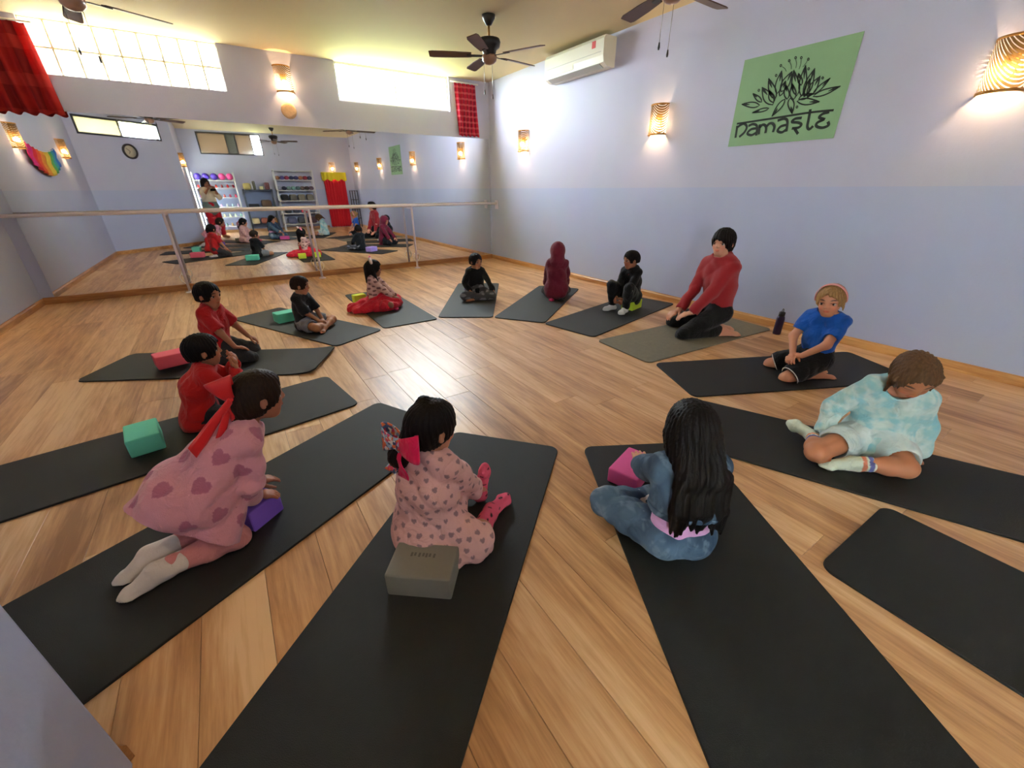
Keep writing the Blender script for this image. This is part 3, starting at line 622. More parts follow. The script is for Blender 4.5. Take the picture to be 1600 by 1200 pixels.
# ------------------------------------------------------------------ yoga mats (inner end x, y, outward angle, width, length)
def mat_material(name, c, rough):
    m = mat(name, c, rough, bump=.5, bscale=420, var=.22, vscale=30, spec=.45); return m
MM = mat_material('charcoal_rubber', srgb(19, 19, 16), .64); MM2 = mat_material('olive_grey_rubber', srgb(116, 110, 92), .6); MM3 = mat_material('sheen_grey_rubber', srgb(42, 44, 41), .6)  # MM3: lighter base on the far mats paints in grazing window sheen
MATL = [
 ('L', .442, 3.511, 2.632, .575, 1.745, MM, 'charcoal yoga mat with a curled inner end under the boy in the red polo shirt'),
 ('K', .841, 3.922, 2.026, .56, 1.746, MM3, 'yoga mat tinted grey for sheen under the boy in the black tee shirt and a teal block'),
 ('J', 1.418, 4.075, 1.560, .602, 1.754, MM3, 'yoga mat tinted grey for sheen under the girl in the red tulle skirt'),
 ('I', 1.996, 3.957, .976, .615, 1.80, MM3, 'yoga mat tinted grey for sheen under the boy in the black long-sleeved top'),
 ('H', 2.426, 3.534, .626, .592, 1.735, MM3, 'yoga mat tinted grey for sheen under the child in the maroon hoodie'),
 ('G', 2.640, 2.975, .202, .633, 1.739, MM3, 'yoga mat tinted grey for sheen under the boy in white sneakers'),
 ('F', 2.642, 2.258, -.064, .637, 1.743, MM2, 'olive-grey yoga mat under the woman in the red sweater'),
 ('E', 2.528, 1.640, -.452, .602, 1.774, MM, 'black yoga mat under the girl in the blue tee shirt'),
 ('D', 1.866, .259, -1.595, .602, 1.75, MM, 'empty black yoga mat at the lower right edge'),
 ('C', 2.11, 1.215, -1.159, .596, 1.75, MM, 'black yoga mat under the girl in the pale blue tie-dye top'),
 ('B', 1.646, 1.184, -2.087, .66, 1.78, MM, 'black yoga mat under the long-haired girl in denim'),
 ('A', 1.041, 1.653, -2.431, .624, 1.80, MM, 'black yoga mat under the girl in the pale pink dress with the grey block'),
 ('N', .716, 2.228, -2.680, .63, 1.75, MM, 'black yoga mat under the girl in the heart-print sweater'),
 ('M', .423, 2.853, -3.002, .603, 1.75, MM, 'black yoga mat under the boy in red with a teal block behind him')]
MATS_AT = {}
for key, x, y, a, wd, ln, mm, lab in MATL:
    MATS_AT[key] = (x, y, a)
    r = .05; th = .010; nx, ny = 26, 6
    def outline(r_in):
        pts = []
        for cx, cy, a0 in ((ln-r, wd/2-r, 0), (r, wd/2-r, 90), (r, -wd/2+r, 180), (ln-r, -wd/2+r, 270)):
            for k in range(7):
                t = math.radians(a0+90*k/6); pts.append((cx+(r-r_in)*math.cos(t), cy+(r-r_in)*math.sin(t)))
        return pts
    vs = []; rings = [(0., .0), (0., th-.002), (.002, th)]
    for ins, z in rings: vs += [(px, py, z) for px, py in outline(ins)]
    n = 28; fs = [tuple(range(n))[::-1], tuple(range(2*n, 3*n))]
    for q in range(2): fs += [(q*n+k, q*n+(k+1) % n, (q+1)*n+(k+1) % n, (q+1)*n+k) for k in range(n)]
    if key == 'L':   # inner end lifted a little off the floor
        mb = MB()
        def topf(u, v):
            X = ln*u; e = max(0, (.22-X)/.22); Yh = wd/2
            if X < r: Yh = wd/2-r+math.sqrt(max(0, r*r-(r-X)**2))
            if X > ln-r: Yh = wd/2-r+math.sqrt(max(0, r*r-(X-ln+r)**2))
            return (X, (v*2-1)*Yh, th+.022*e*e)
        mb.grid(topf, 60, 6, th, smooth=False); o = mb.build('yoga_mat', mm)
    else:
        o = MB().add(vs, fs).build('yoga_mat', mm)
    o.location = (x, y, .0005); o.rotation_euler = (0, 0, a); tag(o, lab, 'yoga mat', 'yoga mats in a circle')

# ------------------------------------------------------------------ yoga blocks and bottle
def block(label, c, loc, rz, size=(.23, .15, .10), z=.011, deb=False):
    root = MB().box(-size[0]/2, size[0]/2, -size[1]/2, size[1]/2, 0, size[2]).build('yoga_block', mat('foam_%d_%d_%d' % c, srgb(*c), .75, bump=.3, bscale=500, var=.05, vscale=60), bevel=.010, seg=3)
    root.location = (loc[0], loc[1], z); root.rotation_euler = (0, 0, rz); tag(root, label, 'yoga block'); return root
gb = block('grey foam yoga block behind the girl in the pale pink dress', (122, 117, 106), (.30, 1.035), -.68)
# debossed wordmark on the grey block (illegible dark dashes)
for k, wx in enumerate((-.046, -.034, -.018, -.004, .008, .020, .036)):
    MB().box(wx-.004, wx+.004, .012+(.003 if k % 2 else 0), .030, .0994, .1003).build('worn_letter', mat('worn_print', srgb(88, 84, 76), .8), gb)
block('teal yoga block on the mat behind the boy in red', (104, 206, 176), (-.655, 2.725), .16, (.15, .23, .10))
block('teal yoga block behind the boy in the black tee shirt', (104, 214, 184), (.33, 4.94), .22, (.23, .15, .10))
block('salmon pink yoga block behind the boy in the red polo shirt', (236, 96, 116), (-.60, 4.03), .25, z=.035)
block('violet yoga block under the hands of the girl in the heart-print sweater', (126, 84, 196), (-.21, 1.775), .64, (.15, .23, .10))
block('magenta pink yoga block in front of the long-haired girl in denim', (226, 92, 164), (1.385, 1.025), .30, (.23, .15, .08))
block('yellow-green yoga block the boy in white sneakers sits on', (190, 214, 52), (3.80, 3.17), .25)
block('lavender yoga block behind the boy in black, seen in the mirror', (176, 150, 226), (2.70, 5.06), -.6)
block('yellow-green yoga block left of the girl in the tulle skirt, seen in the mirror', (206, 224, 60), (1.20, 5.30), .1, (.15, .10, .10))
block('yellow-green yoga block right of the girl in the tulle skirt, seen in the mirror', (206, 224, 60), (1.48, 5.28), -.1, (.15, .10, .10))
bt_ = empty('water_bottle', (4.27, 1.74, 0)); tag(bt_, 'dark purple water bottle standing by the right baseboard', 'bottle')
MB().lathe([(0, 0), (.034, 0), (.036, .01), (.036, .15), (.030, .175), (.024, .18), (0, .18)], n=18).build('flask', mat('dark_purple_steel', srgb(44, 30, 62), .35, .3), bt_)
MB().lathe([(.025, .178), (.027, .182), (.027, .215), (.018, .22), (0, .22)], n=16).build('cap', M_BLACKF, bt_)
MB().tube([(-.018, 0, .215), (-.016, 0, .24), (0, 0, .25), (.016, 0, .24), (.018, 0, .215)], .004, 6).build('loop_handle', M_CHROME, bt_)

# ------------------------------------------------------------------ garden seen through the clear window
M_LEAF = mat('garden_leaf', srgb(120, 170, 60), .6)  # one even leaf green
for (tx, ty, tz, rr, n, lab) in ((2.55, 9.6, 2.55, .45, 260, 'leafy green treetop outside the clear window, left of its centre'), (3.75, 9.4, 2.45, .5, 260, 'leafy green treetop outside the right end of the clear window')):
    t = empty('garden_tree', (tx, ty, 0)); tag(t, lab, 'tree', 'trees outside the window'); g = random.Random(int(tx*100)); mb = MB()
    for _ in range(n):
        c = Vector((g.gauss(0, 1), g.gauss(0, 1), g.gauss(0, .8))); c = c.normalized()*rr*g.random()**.4; c += Vector((0, 0, tz))
        u = Vector((g.uniform(-1, 1), g.uniform(-1, 1), g.uniform(-1, 1))).normalized()*.06; v = u.orthogonal().normalized()*.025
        mb.add([c-u, c+v, c+u, c-v], [(0, 1, 2, 3)])
    f = mb.build('foliage', M_LEAF, t); f['kind'] = 'stuff'
    MB().tube([(0, 0, 0), (.02, .01, tz*.5), (0, 0, tz)], [.06, .05, .02], 8).build('trunk', mat('bark', srgb(90, 72, 54), .9), t)

# ================================================================== people: smooth implicit bodies turned into meshes
V3 = lambda *a: np.array(a, float)
def nrm(v):
    v = np.asarray(v, float); return v/max(1e-9, np.linalg.norm(v))
def smin(a, b, k):
    h = np.clip(.5+.5*(b-a)/k, 0, 1); return b+(a-b)*h-k*h*(1-h)
def smax(a, b, k): return -smin(-a, -b, k)
def cone(a, b, ra, rb=None, fl=None, ff=1., k=None): return ('c', V3(*a), V3(*b), ra, ra if rb is None else rb, None if fl is None else nrm(fl), ff, k)
def ell(c, r, R=None, k=None): return ('e', V3(*c), V3(*r), np.eye(3) if R is None else R, k)
def ev1(pr, P):
    if pr[0] == 'c':
        _, a, b, ra, rb, fl, ff, k = pr
        Q = P-a; ab = b-a
        if fl is not None:
            Q = Q+np.outer(Q@fl, fl)*(1/ff-1); ab = ab+(ab@fl)*fl*(1/ff-1)
        t = np.clip(Q@ab/max(1e-9, ab@ab), 0, 1)
        d = np.linalg.norm(Q-t[:, None]*ab, axis=1)-(ra+(rb-ra)*t)
        return d*(.5+.5*ff) if fl is not None else d
    _, c, r, R, k = pr
    q = (P-c)@R; k0 = np.linalg.norm(q/r, axis=1); k1 = np.linalg.norm(q/(r*r), axis=1)
    return k0*(k0-1)/np.maximum(k1, 1e-6)
def ev(prims, P, k=.02):
    d = None
    for pr in prims:
        di = ev1(pr, P); kk = pr[-1] or k
        d = di if d is None else smin(d, di, kk)
    return d
def bounds(prims, pad=.03):
    lo, hi = V3(9, 9, 9), V3(-9, -9, -9)
    for pr in prims:
        if pr[0] == 'c':
            for p, r in ((pr[1], pr[3]), (pr[2], pr[4])): lo = np.minimum(lo, p-r); hi = np.maximum(hi, p+r)
        else:
            r = max(pr[2]); lo = np.minimum(lo, pr[1]-r); hi = np.maximum(hi, pr[1]+r)
    return lo-pad, hi+pad
def wrinkle(P, amp, sc, seed, st=(1, 1, 1), fold=False):
    g = np.random.RandomState(seed); o = np.zeros(len(P)); Q = P*np.array(st)
    for i in range(5):
        kx = nrm(g.randn(3))*sc*(.7+.5*i/2); w = np.sin(.5*(Q@kx+g.rand()*6.3)+1.1*np.sin(Q@nrm(g.randn(3))*sc*.45)); o += (1.3-2.6*np.abs(w)) if fold else np.sin(2*np.arcsin(np.clip(w, -1, 1)))
    return o*amp/3.
def surf(f, lo, hi, h):
    """block-sparse surface nets"""
    B = 4; n = np.maximum(1, np.ceil((hi-lo)/(h*B)).astype(int)); N = n*B
    cs = [lo[i]+(np.arange(n[i])*B+(B-1)/2)*h for i in range(3)]
    C = np.stack(np.meshgrid(*cs, indexing='ij'), -1).reshape(-1, 3); dc = f(C).reshape(n)
    keep = np.abs(dc) < h*B*1.45
    big = np.where(dc > 0, 1., -1.)*h*9
    G = np.repeat(np.repeat(np.repeat(big, B, 0), B, 1), B, 2); K = np.repeat(np.repeat(np.repeat(keep, B, 0), B, 1), B, 2)
    idx = np.argwhere(K); G[K] = f(lo+idx*h)
    G[0] = G[-1] = h*9; G[:, 0] = G[:, -1] = h*9; G[:, :, 0] = G[:, :, -1] = h*9
    S = G < 0
    cnt = np.zeros(np.array(N)-1, int)
    for dx in (0, 1):
        for dy in (0, 1):
            for dz in (0, 1): cnt += S[dx:N[0]-1+dx, dy:N[1]-1+dy, dz:N[2]-1+dz]
    act = np.argwhere((cnt > 0) & (cnt < 8))
    ids = -np.ones(np.array(N)-1, int); ids[tuple(act.T)] = np.arange(len(act))
    acc = np.zeros((len(act), 3)); num = np.zeros(len(act))
    corners = [(x, y, z) for x in (0, 1) for y in (0, 1) for z in (0, 1)]
    for ca in corners:
        for ax in range(3):
            if ca[ax]: continue
            cb = list(ca); cb[ax] = 1
            A = act+ca; Bc = act+cb; ga = G[tuple(A.T)]; gb = G[tuple(Bc.T)]; m = (ga < 0) != (gb < 0)
            t = np.where(m, ga/np.where(m, ga-gb, 1), 0); pos = np.array(ca)+0.*A; pos[:, ax] += t
            acc += pos*m[:, None]; num += m
    V = lo+(act+acc/num[:, None])*h
    F = []
    for ax in range(3):
        a1, a2 = (ax+1) % 3, (ax+2) % 3
        sl0 = [slice(1, -1)]*3; sl1 = [slice(1, -1)]*3; sl0[ax] = slice(0, -1); sl1[ax] = slice(1, None)
        s0, s1 = S[tuple(sl0)], S[tuple(sl1)]; E = np.argwhere(s0 != s1)
        if not len(E): continue
        inn = s0[tuple(E.T)]; off = np.ones(3, int); off[ax] = 0; E = E+off
        def cid(d1, d2):
            q = E.copy(); q[:, a1] -= d1; q[:, a2] -= d2
            q = np.minimum(q, np.array(N)-2); return ids[tuple(q.T)]
        q = np.stack([cid(1, 1), cid(0, 1), cid(0, 0), cid(1, 0)], 1); q[~inn] = q[~inn][:, ::-1]
        F.append(q[(q >= 0).all(1)])
    return V, np.concatenate(F) if F else np.zeros((0, 4), int)
def mesh_obj(name, parts, m, parent=None, col=None):
    V = np.concatenate([p[0] for p in parts]); off = 0; F = []
    for v, f in parts: F.append(f+off); off += len(v)
    F = np.concatenate(F); me = bpy.data.meshes.new(name)
    me.vertices.add(len(V)); me.vertices.foreach_set('co', V.ravel())
    me.loops.add(F.size); me.loops.foreach_set('vertex_index', F.ravel())
    me.polygons.add(len(F)); me.polygons.foreach_set('loop_start', np.arange(len(F))*4)
    me.polygons.foreach_set('loop_total', np.full(len(F), 4)); me.polygons.foreach_set('use_smooth', np.ones(len(F), bool))
    me.update(calc_edges=True); me.validate()
    if col is not None:
        c = np.concatenate([np.broadcast_to(x, (len(p[0]), 3)) if np.ndim(x) == 1 else x for x, p in zip(col, parts)])
        at = me.color_attributes.new('Col', 'FLOAT_COLOR', 'POINT'); at.data.foreach_set('color', np.concatenate([c, np.ones((len(c), 1))], 1).astype(np.float32).ravel())
    me.materials.append(m)
    o = bpy.data.objects.new(name, me); COL.objects.link(o)
    if parent: o.parent = parent
    return o
def lin(*c): return V3(*srgb(*c)[:3])
def ik(a, t, l1, l2, pole):
    d = t-a; L = min(np.linalg.norm(d), .999*(l1+l2)); L = max(L, abs(l1-l2)+1e-3); n = nrm(d)
    x = (l1*l1-l2*l2+L*L)/(2*L); hh = math.sqrt(max(0, l1*l1-x*x)); pl = np.asarray(pole, float); pl = nrm(pl-(pl@n)*n)
    return a+n*x+pl*hh, a+n*L
def rotz(a): c, s = math.cos(a), math.sin(a); return np.array([[c, -s, 0], [s, c, 0], [0, 0, 1.]])
def roty(a): c, s = math.cos(a), math.sin(a); return np.array([[c, 0, s], [0, 1, 0], [-s, 0, c]])
def rotx(a): c, s = math.cos(a), math.sin(a); return np.array([[1, 0, 0], [0, c, -s], [0, s, c]])
M_SKIN = mat_attr('skin', .5, sss=.08, spec=.3); M_EYE = mat_attr('eye_surface', .15, spec=.6)
def hair_mat(name, c, c2):
    m = mat(name, c, .55, bump=.7, bscale=110, spec=.15, stretch=(1, 1, .12)); N = m.node_tree.nodes; L = m.node_tree.links
    n = N.new('ShaderNodeTexNoise'); n.inputs['Scale'].default_value = 120; n.inputs['Detail'].default_value = 3
    mp = [x for x in N if x.type == 'MAPPING'][0]; L.new(mp.outputs[0], n.inputs['Vector'])
    mx = N.new('ShaderNodeMix'); mx.data_type = 'RGBA'; mx.inputs[6].default_value = c; mx.inputs[7].default_value = c2; L.new(n.outputs['Fac'], mx.inputs[0]); L.new(mx.outputs[2], N['Principled BSDF'].inputs['Base Color'])
    return m
HBLACK = hair_mat('black_hair', srgb(9, 8, 8), srgb(26, 20, 18)); HBROWN = hair_mat('brown_hair', srgb(52, 34, 22), srgb(112, 80, 52)); HBLOND = hair_mat('dark_blond_hair', srgb(116, 78, 46), srgb(190, 148, 96)); HDKBR = hair_mat('dark_brown_hair', srgb(22, 15, 12), srgb(52, 36, 26))
def cloth(name, c, bump=.4, rough=.85, var=.08): return mat(name, c, rough, bump=bump, bscale=300, var=var, vscale=14, sheen=.15, spec=.25, fold=.45)

class Person:
    def __init__(s, label, loc, face, Ht, skin=(176, 122, 92), adult=False, girth=1., vox=.008, z=.0105):
        s.H = Ht; s.g = girth; s.ad = adult; s.vox = vox; s.skin = lin(*skin); s.label = label
        s.loc = V3(loc[0], loc[1], z); s.ph = math.radians(face); s.R = rotz(s.ph)
        s.hh = Ht*(.138 if adult else .186)
        s.kids = []; s.hands = []
    def w2l(s, p): return s.R.T@(V3(*p)-s.loc)
    def pose(s, pel, lean=(0, 0, 1), slouch=0., twist=0., sroll=0., head=(0, 0, 0), neckfwd=.1, hands=None, epole=None, ank=None, kpole=None, feet=None, tl=.30, knee=None, nk=None):
        H = s.H; s.P = V3(*pel); ln = nrm(lean); s.N = s.P+ln*tl*H
        fw = V3(1, 0, 0); fw = nrm(fw-(fw@ln)*ln)
        s.yp = V3(0, 1, 0); Rt = rotz(math.radians(twist))@rotx(math.radians(sroll)); s.ys = Rt@V3(0, 1, 0); s.fs = nrm(np.cross(s.ys, ln)); s.ln = ln
        s.C = s.P+ln*tl*H*.5-s.fs*slouch*H
        sw = .085*H if not s.ad else .080*H
        top = s.N-ln*.038*H
        s.S = {1: top+s.ys*sw, -1: top-s.ys*sw}
        hb = math.radians(head[0]); s.Rh = rotz(hb+math.radians(twist))@roty(math.radians(head[1]))@rotx(math.radians(head[2]))
        nd = nrm(ln*.5+V3(0, 0, .5)+s.fs*neckfwd)
        s.Hc = s.N+nd*(nk if nk is not None else .004 if not s.ad else .018)*H+(s.Rh@V3(.09, 0, .405))*s.hh
        la, lf = .165*H, .140*H
        s.E = {}; s.W = {}
        for sd in (1, -1):
            t = V3(*hands[sd]); ep = V3(*(epole[sd] if epole else (-.4, sd*.6, -.6)))
            s.E[sd], s.W[sd] = ik(s.S[sd], t, la, lf, ep)
        lt, ls = .238*H, .228*H
        s.Hp = {sd: s.P+s.yp*sd*.052*H for sd in (1, -1)}; s.K = {}; s.A = {}
        for sd in (1, -1):
            s.K[sd], s.A[sd] = ik(s.Hp[sd], V3(*ank[sd]), lt, ls, V3(*kpole[sd]))
            if knee and sd in knee: s.K[sd] = V3(*knee[sd]); s.A[sd] = V3(*ank[sd])
        s.F = {sd: nrm(feet[sd]) for sd in (1, -1)} if feet else {1: V3(1, 0, 0), -1: V3(1, 0, 0)}
        return s
    # ---- primitive groups
    def torso(s, inf=0., low=0.):
        H, g = s.H, s.g; P, C, N, yp, ys, ln = s.P, s.C, s.N, s.yp, s.ys, s.ln; o = [cone(P+yp*.040*H, P-yp*.040*H, .064*H*g+inf+low)]
        for sd in (1, -1):
            o.append(cone(P+yp*sd*.032*H+ln*.03*H, C+ys*sd*.036*H, .058*H*g+inf+low*.6, .057*H*g+inf))
            o.append(cone(C+ys*sd*.036*H, N+ys*sd*.046*H-ln*.055*H, .057*H*g+inf, .044*H*g+inf))
            o.append(cone(N-ln*.012*H, s.S[sd], .034*H+inf, .0285*H*g+inf, k=.035*H))
        return o
    def arm(s, sd, inf=0., t0=0., t1=2., wr=0.):
        H, g = s.H, s.g; S, E, W = s.S[sd], s.E[sd], s.W[sd]; o = []
        r = (.0295*H*g, .0255*H*g, .018*H*g)
        if t1 <= 1:
            o.append(cone(S, S+(E-S)*t1, r[0]+inf, r[0]+(r[1]-r[0])*t1+inf+wr))
        else:
            o.append(cone(S, E, r[0]+inf, r[1]+inf)); u = t1-1; o.append(cone(E, E+(W-E)*u, r[1]+inf, r[1]+(r[2]-r[1])*u+inf+wr))
        return o
    def leg(s, sd, inf=0., t1=2., cuff=0.):
        H, g = s.H, s.g; h, K, A = s.Hp[sd], s.K[sd], s.A[sd]; r = (.058*H*g, .039*H*g, .023*H); o = []
        if t1 <= 1: o.append(cone(h, h+(K-h)*t1, r[0]+inf, r[0]+(r[1]-r[0])*t1+inf+cuff))
        else:
            o.append(cone(h, K, r[0]+inf, r[1]+inf)); u = t1-1; o.append(cone(K, K+(A-K)*u, r[1]+inf, r[1]+(r[2]-r[1])*u+inf+cuff))
            if u > .5: m_ = K+(A-K)*.32; o.append(ell(m_, V3(1, 1, 1)*(.038*H*g+inf)))
        return o
    def foot(s, sd, inf=0., toes=True):
        H = s.H; A, f = s.A[sd], s.F[sd]; sh = nrm(A-s.K[sd]); dn = nrm(sh-(sh@f)*f) if abs(sh@f) < .93 else nrm(V3(0, 0, -1)-(V3(0, 0, -1)@f)*f)
        heel = A-f*.018*H+dn*.016*H; ball = A+f*.088*H+dn*.022*H; tip = ball+f*.022*H; sid = np.cross(f, dn)
        o = [cone(A, heel, .022*H+inf, .021*H+inf), cone(heel, ball, .021*H+inf, .017*H+inf), cone(A+f*.01*H, ball, .020*H+inf, .015*H+inf),
             cone(ball-sid*.016*H, ball+sid*.016*H, .014*H+inf), cone(ball, tip, .015*H+inf, .011*H+inf)]
        if toes and not inf:
            for k in range(5): b = ball+sid*(k-2)*.0095*H+f*.018*H; o.append(cone(b-f*.01*H, b+f*(.012-.0022*abs(k-1.5))*H, .0068*H, .0058*H, k=.004))
        return o
    def neck(s): return [cone(s.N-s.ln*.03*s.H, s.Hc+(s.Rh@V3(-.10, 0, -.22))*s.hh, (.034 if not s.ad else .030)*s.H, (.031 if not s.ad else .028)*s.H)]
    # ---- head
    def hq(s, P): return (P-s.Hc)@s.Rh/s.hh
    def hw(s, q): return s.Hc+s.Rh@(V3(*q)*s.hh)
    def headsdf(s, P):
        q = s.hq(P)
        d = ev1(ell((-.03, 0, .09), (.445, .365, .405)), q)
        d = smin(d, ev1(ell((.10, 0, -.15), (.285, .268, .335)), q), .10)
        d = smin(d, ev1(cone((.20, .07, -.385), (.20, -.07, -.385), .085), q), .10)
        for sy in (1, -1):
            d = smin(d, ev1(ell((.255, sy*.15, -.13), (.09, .095, .09)), q), .06)
            d = smax(d, -ev1(ell((.445, sy*.155, .015), (.085, .085, .055)), q), .045)
            d = smin(d, ev1(cone((.33, sy*.09, .105), (.285, sy*.22, .095), .035), q), .05)
            ear = ev1(ell((-.02, sy*.375, -.03), (.062, .028, .105), rotz(sy*.35)), q); ear = smax(ear, -ev1(ell((.0, sy*.415, -.03), (.04, .03, .07)), q), .02); d = smin(d, ear, .02)
        d = smin(d, ev1(cone((.375, 0, .04), (.425, 0, -.09), .028, .045), q), .035)
        for sy in (1, -1): d = smin(d, ev1(ell((.40, sy*.05, -.105), (.04, .035, .03)), q), .02)
        d = smin(d, ev1(cone((.375, .055, -.222), (.375, -.055, -.222), .020), q), .018)
        d = smin(d, ev1(cone((.370, .045, -.258), (.370, -.045, -.258), .022), q), .018)
        return d*s.hh
    def headcol(s, P):
        q = s.hq(P); c = np.tile(s.skin, (len(P), 1)); fr = q[:, 0] > .15
        def blend(m, col, a): c[:] = c*(1-(a*m)[:, None])+np.asarray(col)*(a*m)[:, None]
        ay = np.abs(q[:, 1])
        blend(np.exp(-((ay-.17)/.07)**2-((q[:, 2]+.14)/.08)**2)*fr, s.skin*np.array([1.15, .72, .68]), .6)
        lip = np.clip(1.4-((q[:, 1]/.095)**2+((q[:, 2]+.24)/.042)**2), 0, 1)*(q[:, 0] > .3); blend(lip, s.skin*np.array([.95, .45, .45]), .85)
        bz = .145-.9*(ay-.15)**2*3; brow = np.clip(1.5-((ay-.155)/.085)**2-((q[:, 2]-bz)/.024)**2, 0, 1)*(q[:, 0] > .2); blend(brow, lin(34, 24, 20), .9)
        lash = np.clip(1.4-((ay-.155)/.085)**2-((q[:, 2]-.045)/.018)**2, 0, 1)*(q[:, 0] > .2); blend(lash, lin(30, 20, 18), .8)
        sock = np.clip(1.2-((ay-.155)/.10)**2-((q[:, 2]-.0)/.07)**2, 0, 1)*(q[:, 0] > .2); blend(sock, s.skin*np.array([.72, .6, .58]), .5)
        return c
    def body(s, bare_feet=(1, -1), mouth=None):
        H = s.H; pr = s.torso()+s.neck()
        for sd in (1, -1): pr += s.arm(sd)+s.leg(sd)+s.foot(sd, 0, sd in bare_feet)
        lo, hi = bounds(pr); lo[2] = max(lo[2], .001)
        body = surf(lambda P: ev(pr, P, .018*H), lo, hi, s.vox)
        nk = s.neck(); f = lambda P: smin(s.headsdf(P), ev(nk, P), .02*H)
        r = s.hh*.62; head = surf(f, s.Hc-r, s.Hc+r, s.hh/58 if s.vox < .0075 else s.hh/44)
        parts = [body, head]; cols = [s.skin, s.headcol(head[0])]
        for sd in (1, -1):
            hd = s.hands_spec.get(sd) if hasattr(s, 'hands_spec') else None
            if hd is not None: hm = s.hand(sd, *hd); parts.append(hm); cols.append(s.skin*np.array([1.03, .97, .95]))
        s.o = mesh_obj('person', parts, M_SKIN, None, cols)
        s.o.location = s.loc; s.o.rotation_euler = (0, 0, s.ph); tag(s.o, s.label, 'person')
        for sy in (1, -1):
            if getattr(s, 'closed', False): break
            e = MB(); c = s.hw((.289, sy*.152, .006)); e.sphere(c, s.hh*.078, 12, 10); me = e.build('eye', M_EYE, s.o).data
            fwd = s.Rh@V3(1, 0, 0); co = np.array([v.co[:] for v in me.vertices])-c; dt = (co@fwd)/(s.hh*.078)
            cc = np.where((dt > .80)[:, None], lin(38, 24, 16), lin(196, 186, 178)); at = me.color_attributes.new('Col', 'FLOAT_COLOR', 'POINT'); at.data.foreach_set('color', np.concatenate([cc, np.ones((len(cc), 1))], 1).astype(np.float32).ravel())
        return s.o
    def hand(s, sd, d=None, n=None, curl=.5, spread=.25):
        H = s.H; L = .108*H; w = s.W[sd]; d = nrm(w-s.E[sd]) if d is None else nrm(d); n = V3(0, 0, -1) if n is None else V3(*n); n = nrm(n-(n@d)*d)
        th = np.cross(d, n) if sd == -1 else np.cross(n, d)
        pr = [cone(w-d*.05*L, w+d*.12*L, .15*L, .16*L, n, .75), cone(w+d*.10*L+th*.02*L, w+d*.42*L, .19*L, .20*L, n, .52), cone(w+d*.40*L+th*.15*L, w+d*.40*L-th*.15*L, .095*L)]
        for i, (o, l) in enumerate(zip((.185, .063, -.060, -.178), (.44, .49, .45, .35))):
            b = w+d*.43*L+th*o*L; dd = nrm(d+th*o*spread*2.2); r = .062*L; p = b; a = 0.
            for j, fr in enumerate((.46, .31, .23)):
                a += curl*(.55 if j == 0 else .85); q = dd*math.cos(a)+n*math.sin(a); e = p+q*l*fr*L; pr.append(cone(p, e, r, r*.92, k=.010*H if j == 0 else .004)); p = e; r *= .92
        b = w+d*.10*L+th*.13*L+n*.03*L; p = b; dd = nrm(d*.65+th*.75+n*.25); r = .080*L
        for j, fr in enumerate((.26, .20, .15)):
            e = p+dd*fr*L; pr.append(cone(p, e, r, r*.88, k=.006)); p = e; r *= .86; dd = nrm(dd+d*.22*(1+curl)+n*.10-th*.12*curl)
        lo, hi = bounds(pr, .008); return surf(lambda P: ev(pr, P, .05*L), lo, hi, max(.0022, L/46))
    # ---- clothing
    def garment(s, name, prims, m, cuts=(), k=.02, wr=(.004, 38), seed=1, colf=None, vox=None, sub=(), st=(1, 1, 1), floor=.001):
        lo, hi = bounds(prims, .03+wr[0]); lo[2] = max(lo[2], floor)
        def f(P):
            d = ev(prims, P, k)
            if wr[0]: d = d+wrinkle(P, wr[0]*1.5, wr[1], seed, st, True)
            for c, n in cuts: d = smax(d, (P-V3(*c))@nrm(n), .004)
            for q, kk in sub: d = smax(d, -ev(q, P, .01), kk)
            return d
        V, F = surf(f, lo, hi, vox or s.vox)
        return mesh_obj(name, [(V, F)], m, s.o, None if colf is None else [colf(V, F)])
    def shirt(s, m, sleeve=2., inf=.010, hem=.0, wr=(.004, 38), seed=1, colf=None, name='shirt', neck=.055, vneck=0., cuff=.004, extra=(), low=.006, k=.02, vox=None):
        H = s.H; pr = s.torso(inf, low); pr += [cone(s.P+s.yp*.03*H-s.ln*hem*H, s.P-s.yp*.03*H-s.ln*hem*H, .068*H*s.g+inf+low)] if hem else []
        arms = []
        for sd in (1, -1): arms += [a[:-1]+(.012*H,) for a in s.arm(sd, inf*.75, 0, sleeve, cuff)]
        pr = pr+arms+list(extra)
        cuts = []
        sub = [([ell(s.N+s.ln*.018*H+s.fs*(.012+.5*vneck)*H, (neck*H, neck*H, (.030+vneck)*H))], .006)]
        if sleeve > 1.05:
            for sd in (1, -1): e = s.E[sd]+(s.W[sd]-s.E[sd])*(sleeve-1); dr = nrm(s.W[sd]-s.E[sd]); sub.append(([cone(e+dr*.016*H+dr*.0, e+dr*.06*H, .03*H, .03*H)], .003))
        elif sleeve <= 1:
            for sd in (1, -1): e = s.S[sd]+(s.E[sd]-s.S[sd])*sleeve; dr = nrm(s.E[sd]-s.S[sd]); sub.append(([cone(e+dr*.035*H, e+dr*.09*H, .045*H, .045*H)], .003))
        return s.garment(name, pr, m, cuts, k, wr, seed, colf, vox, sub)
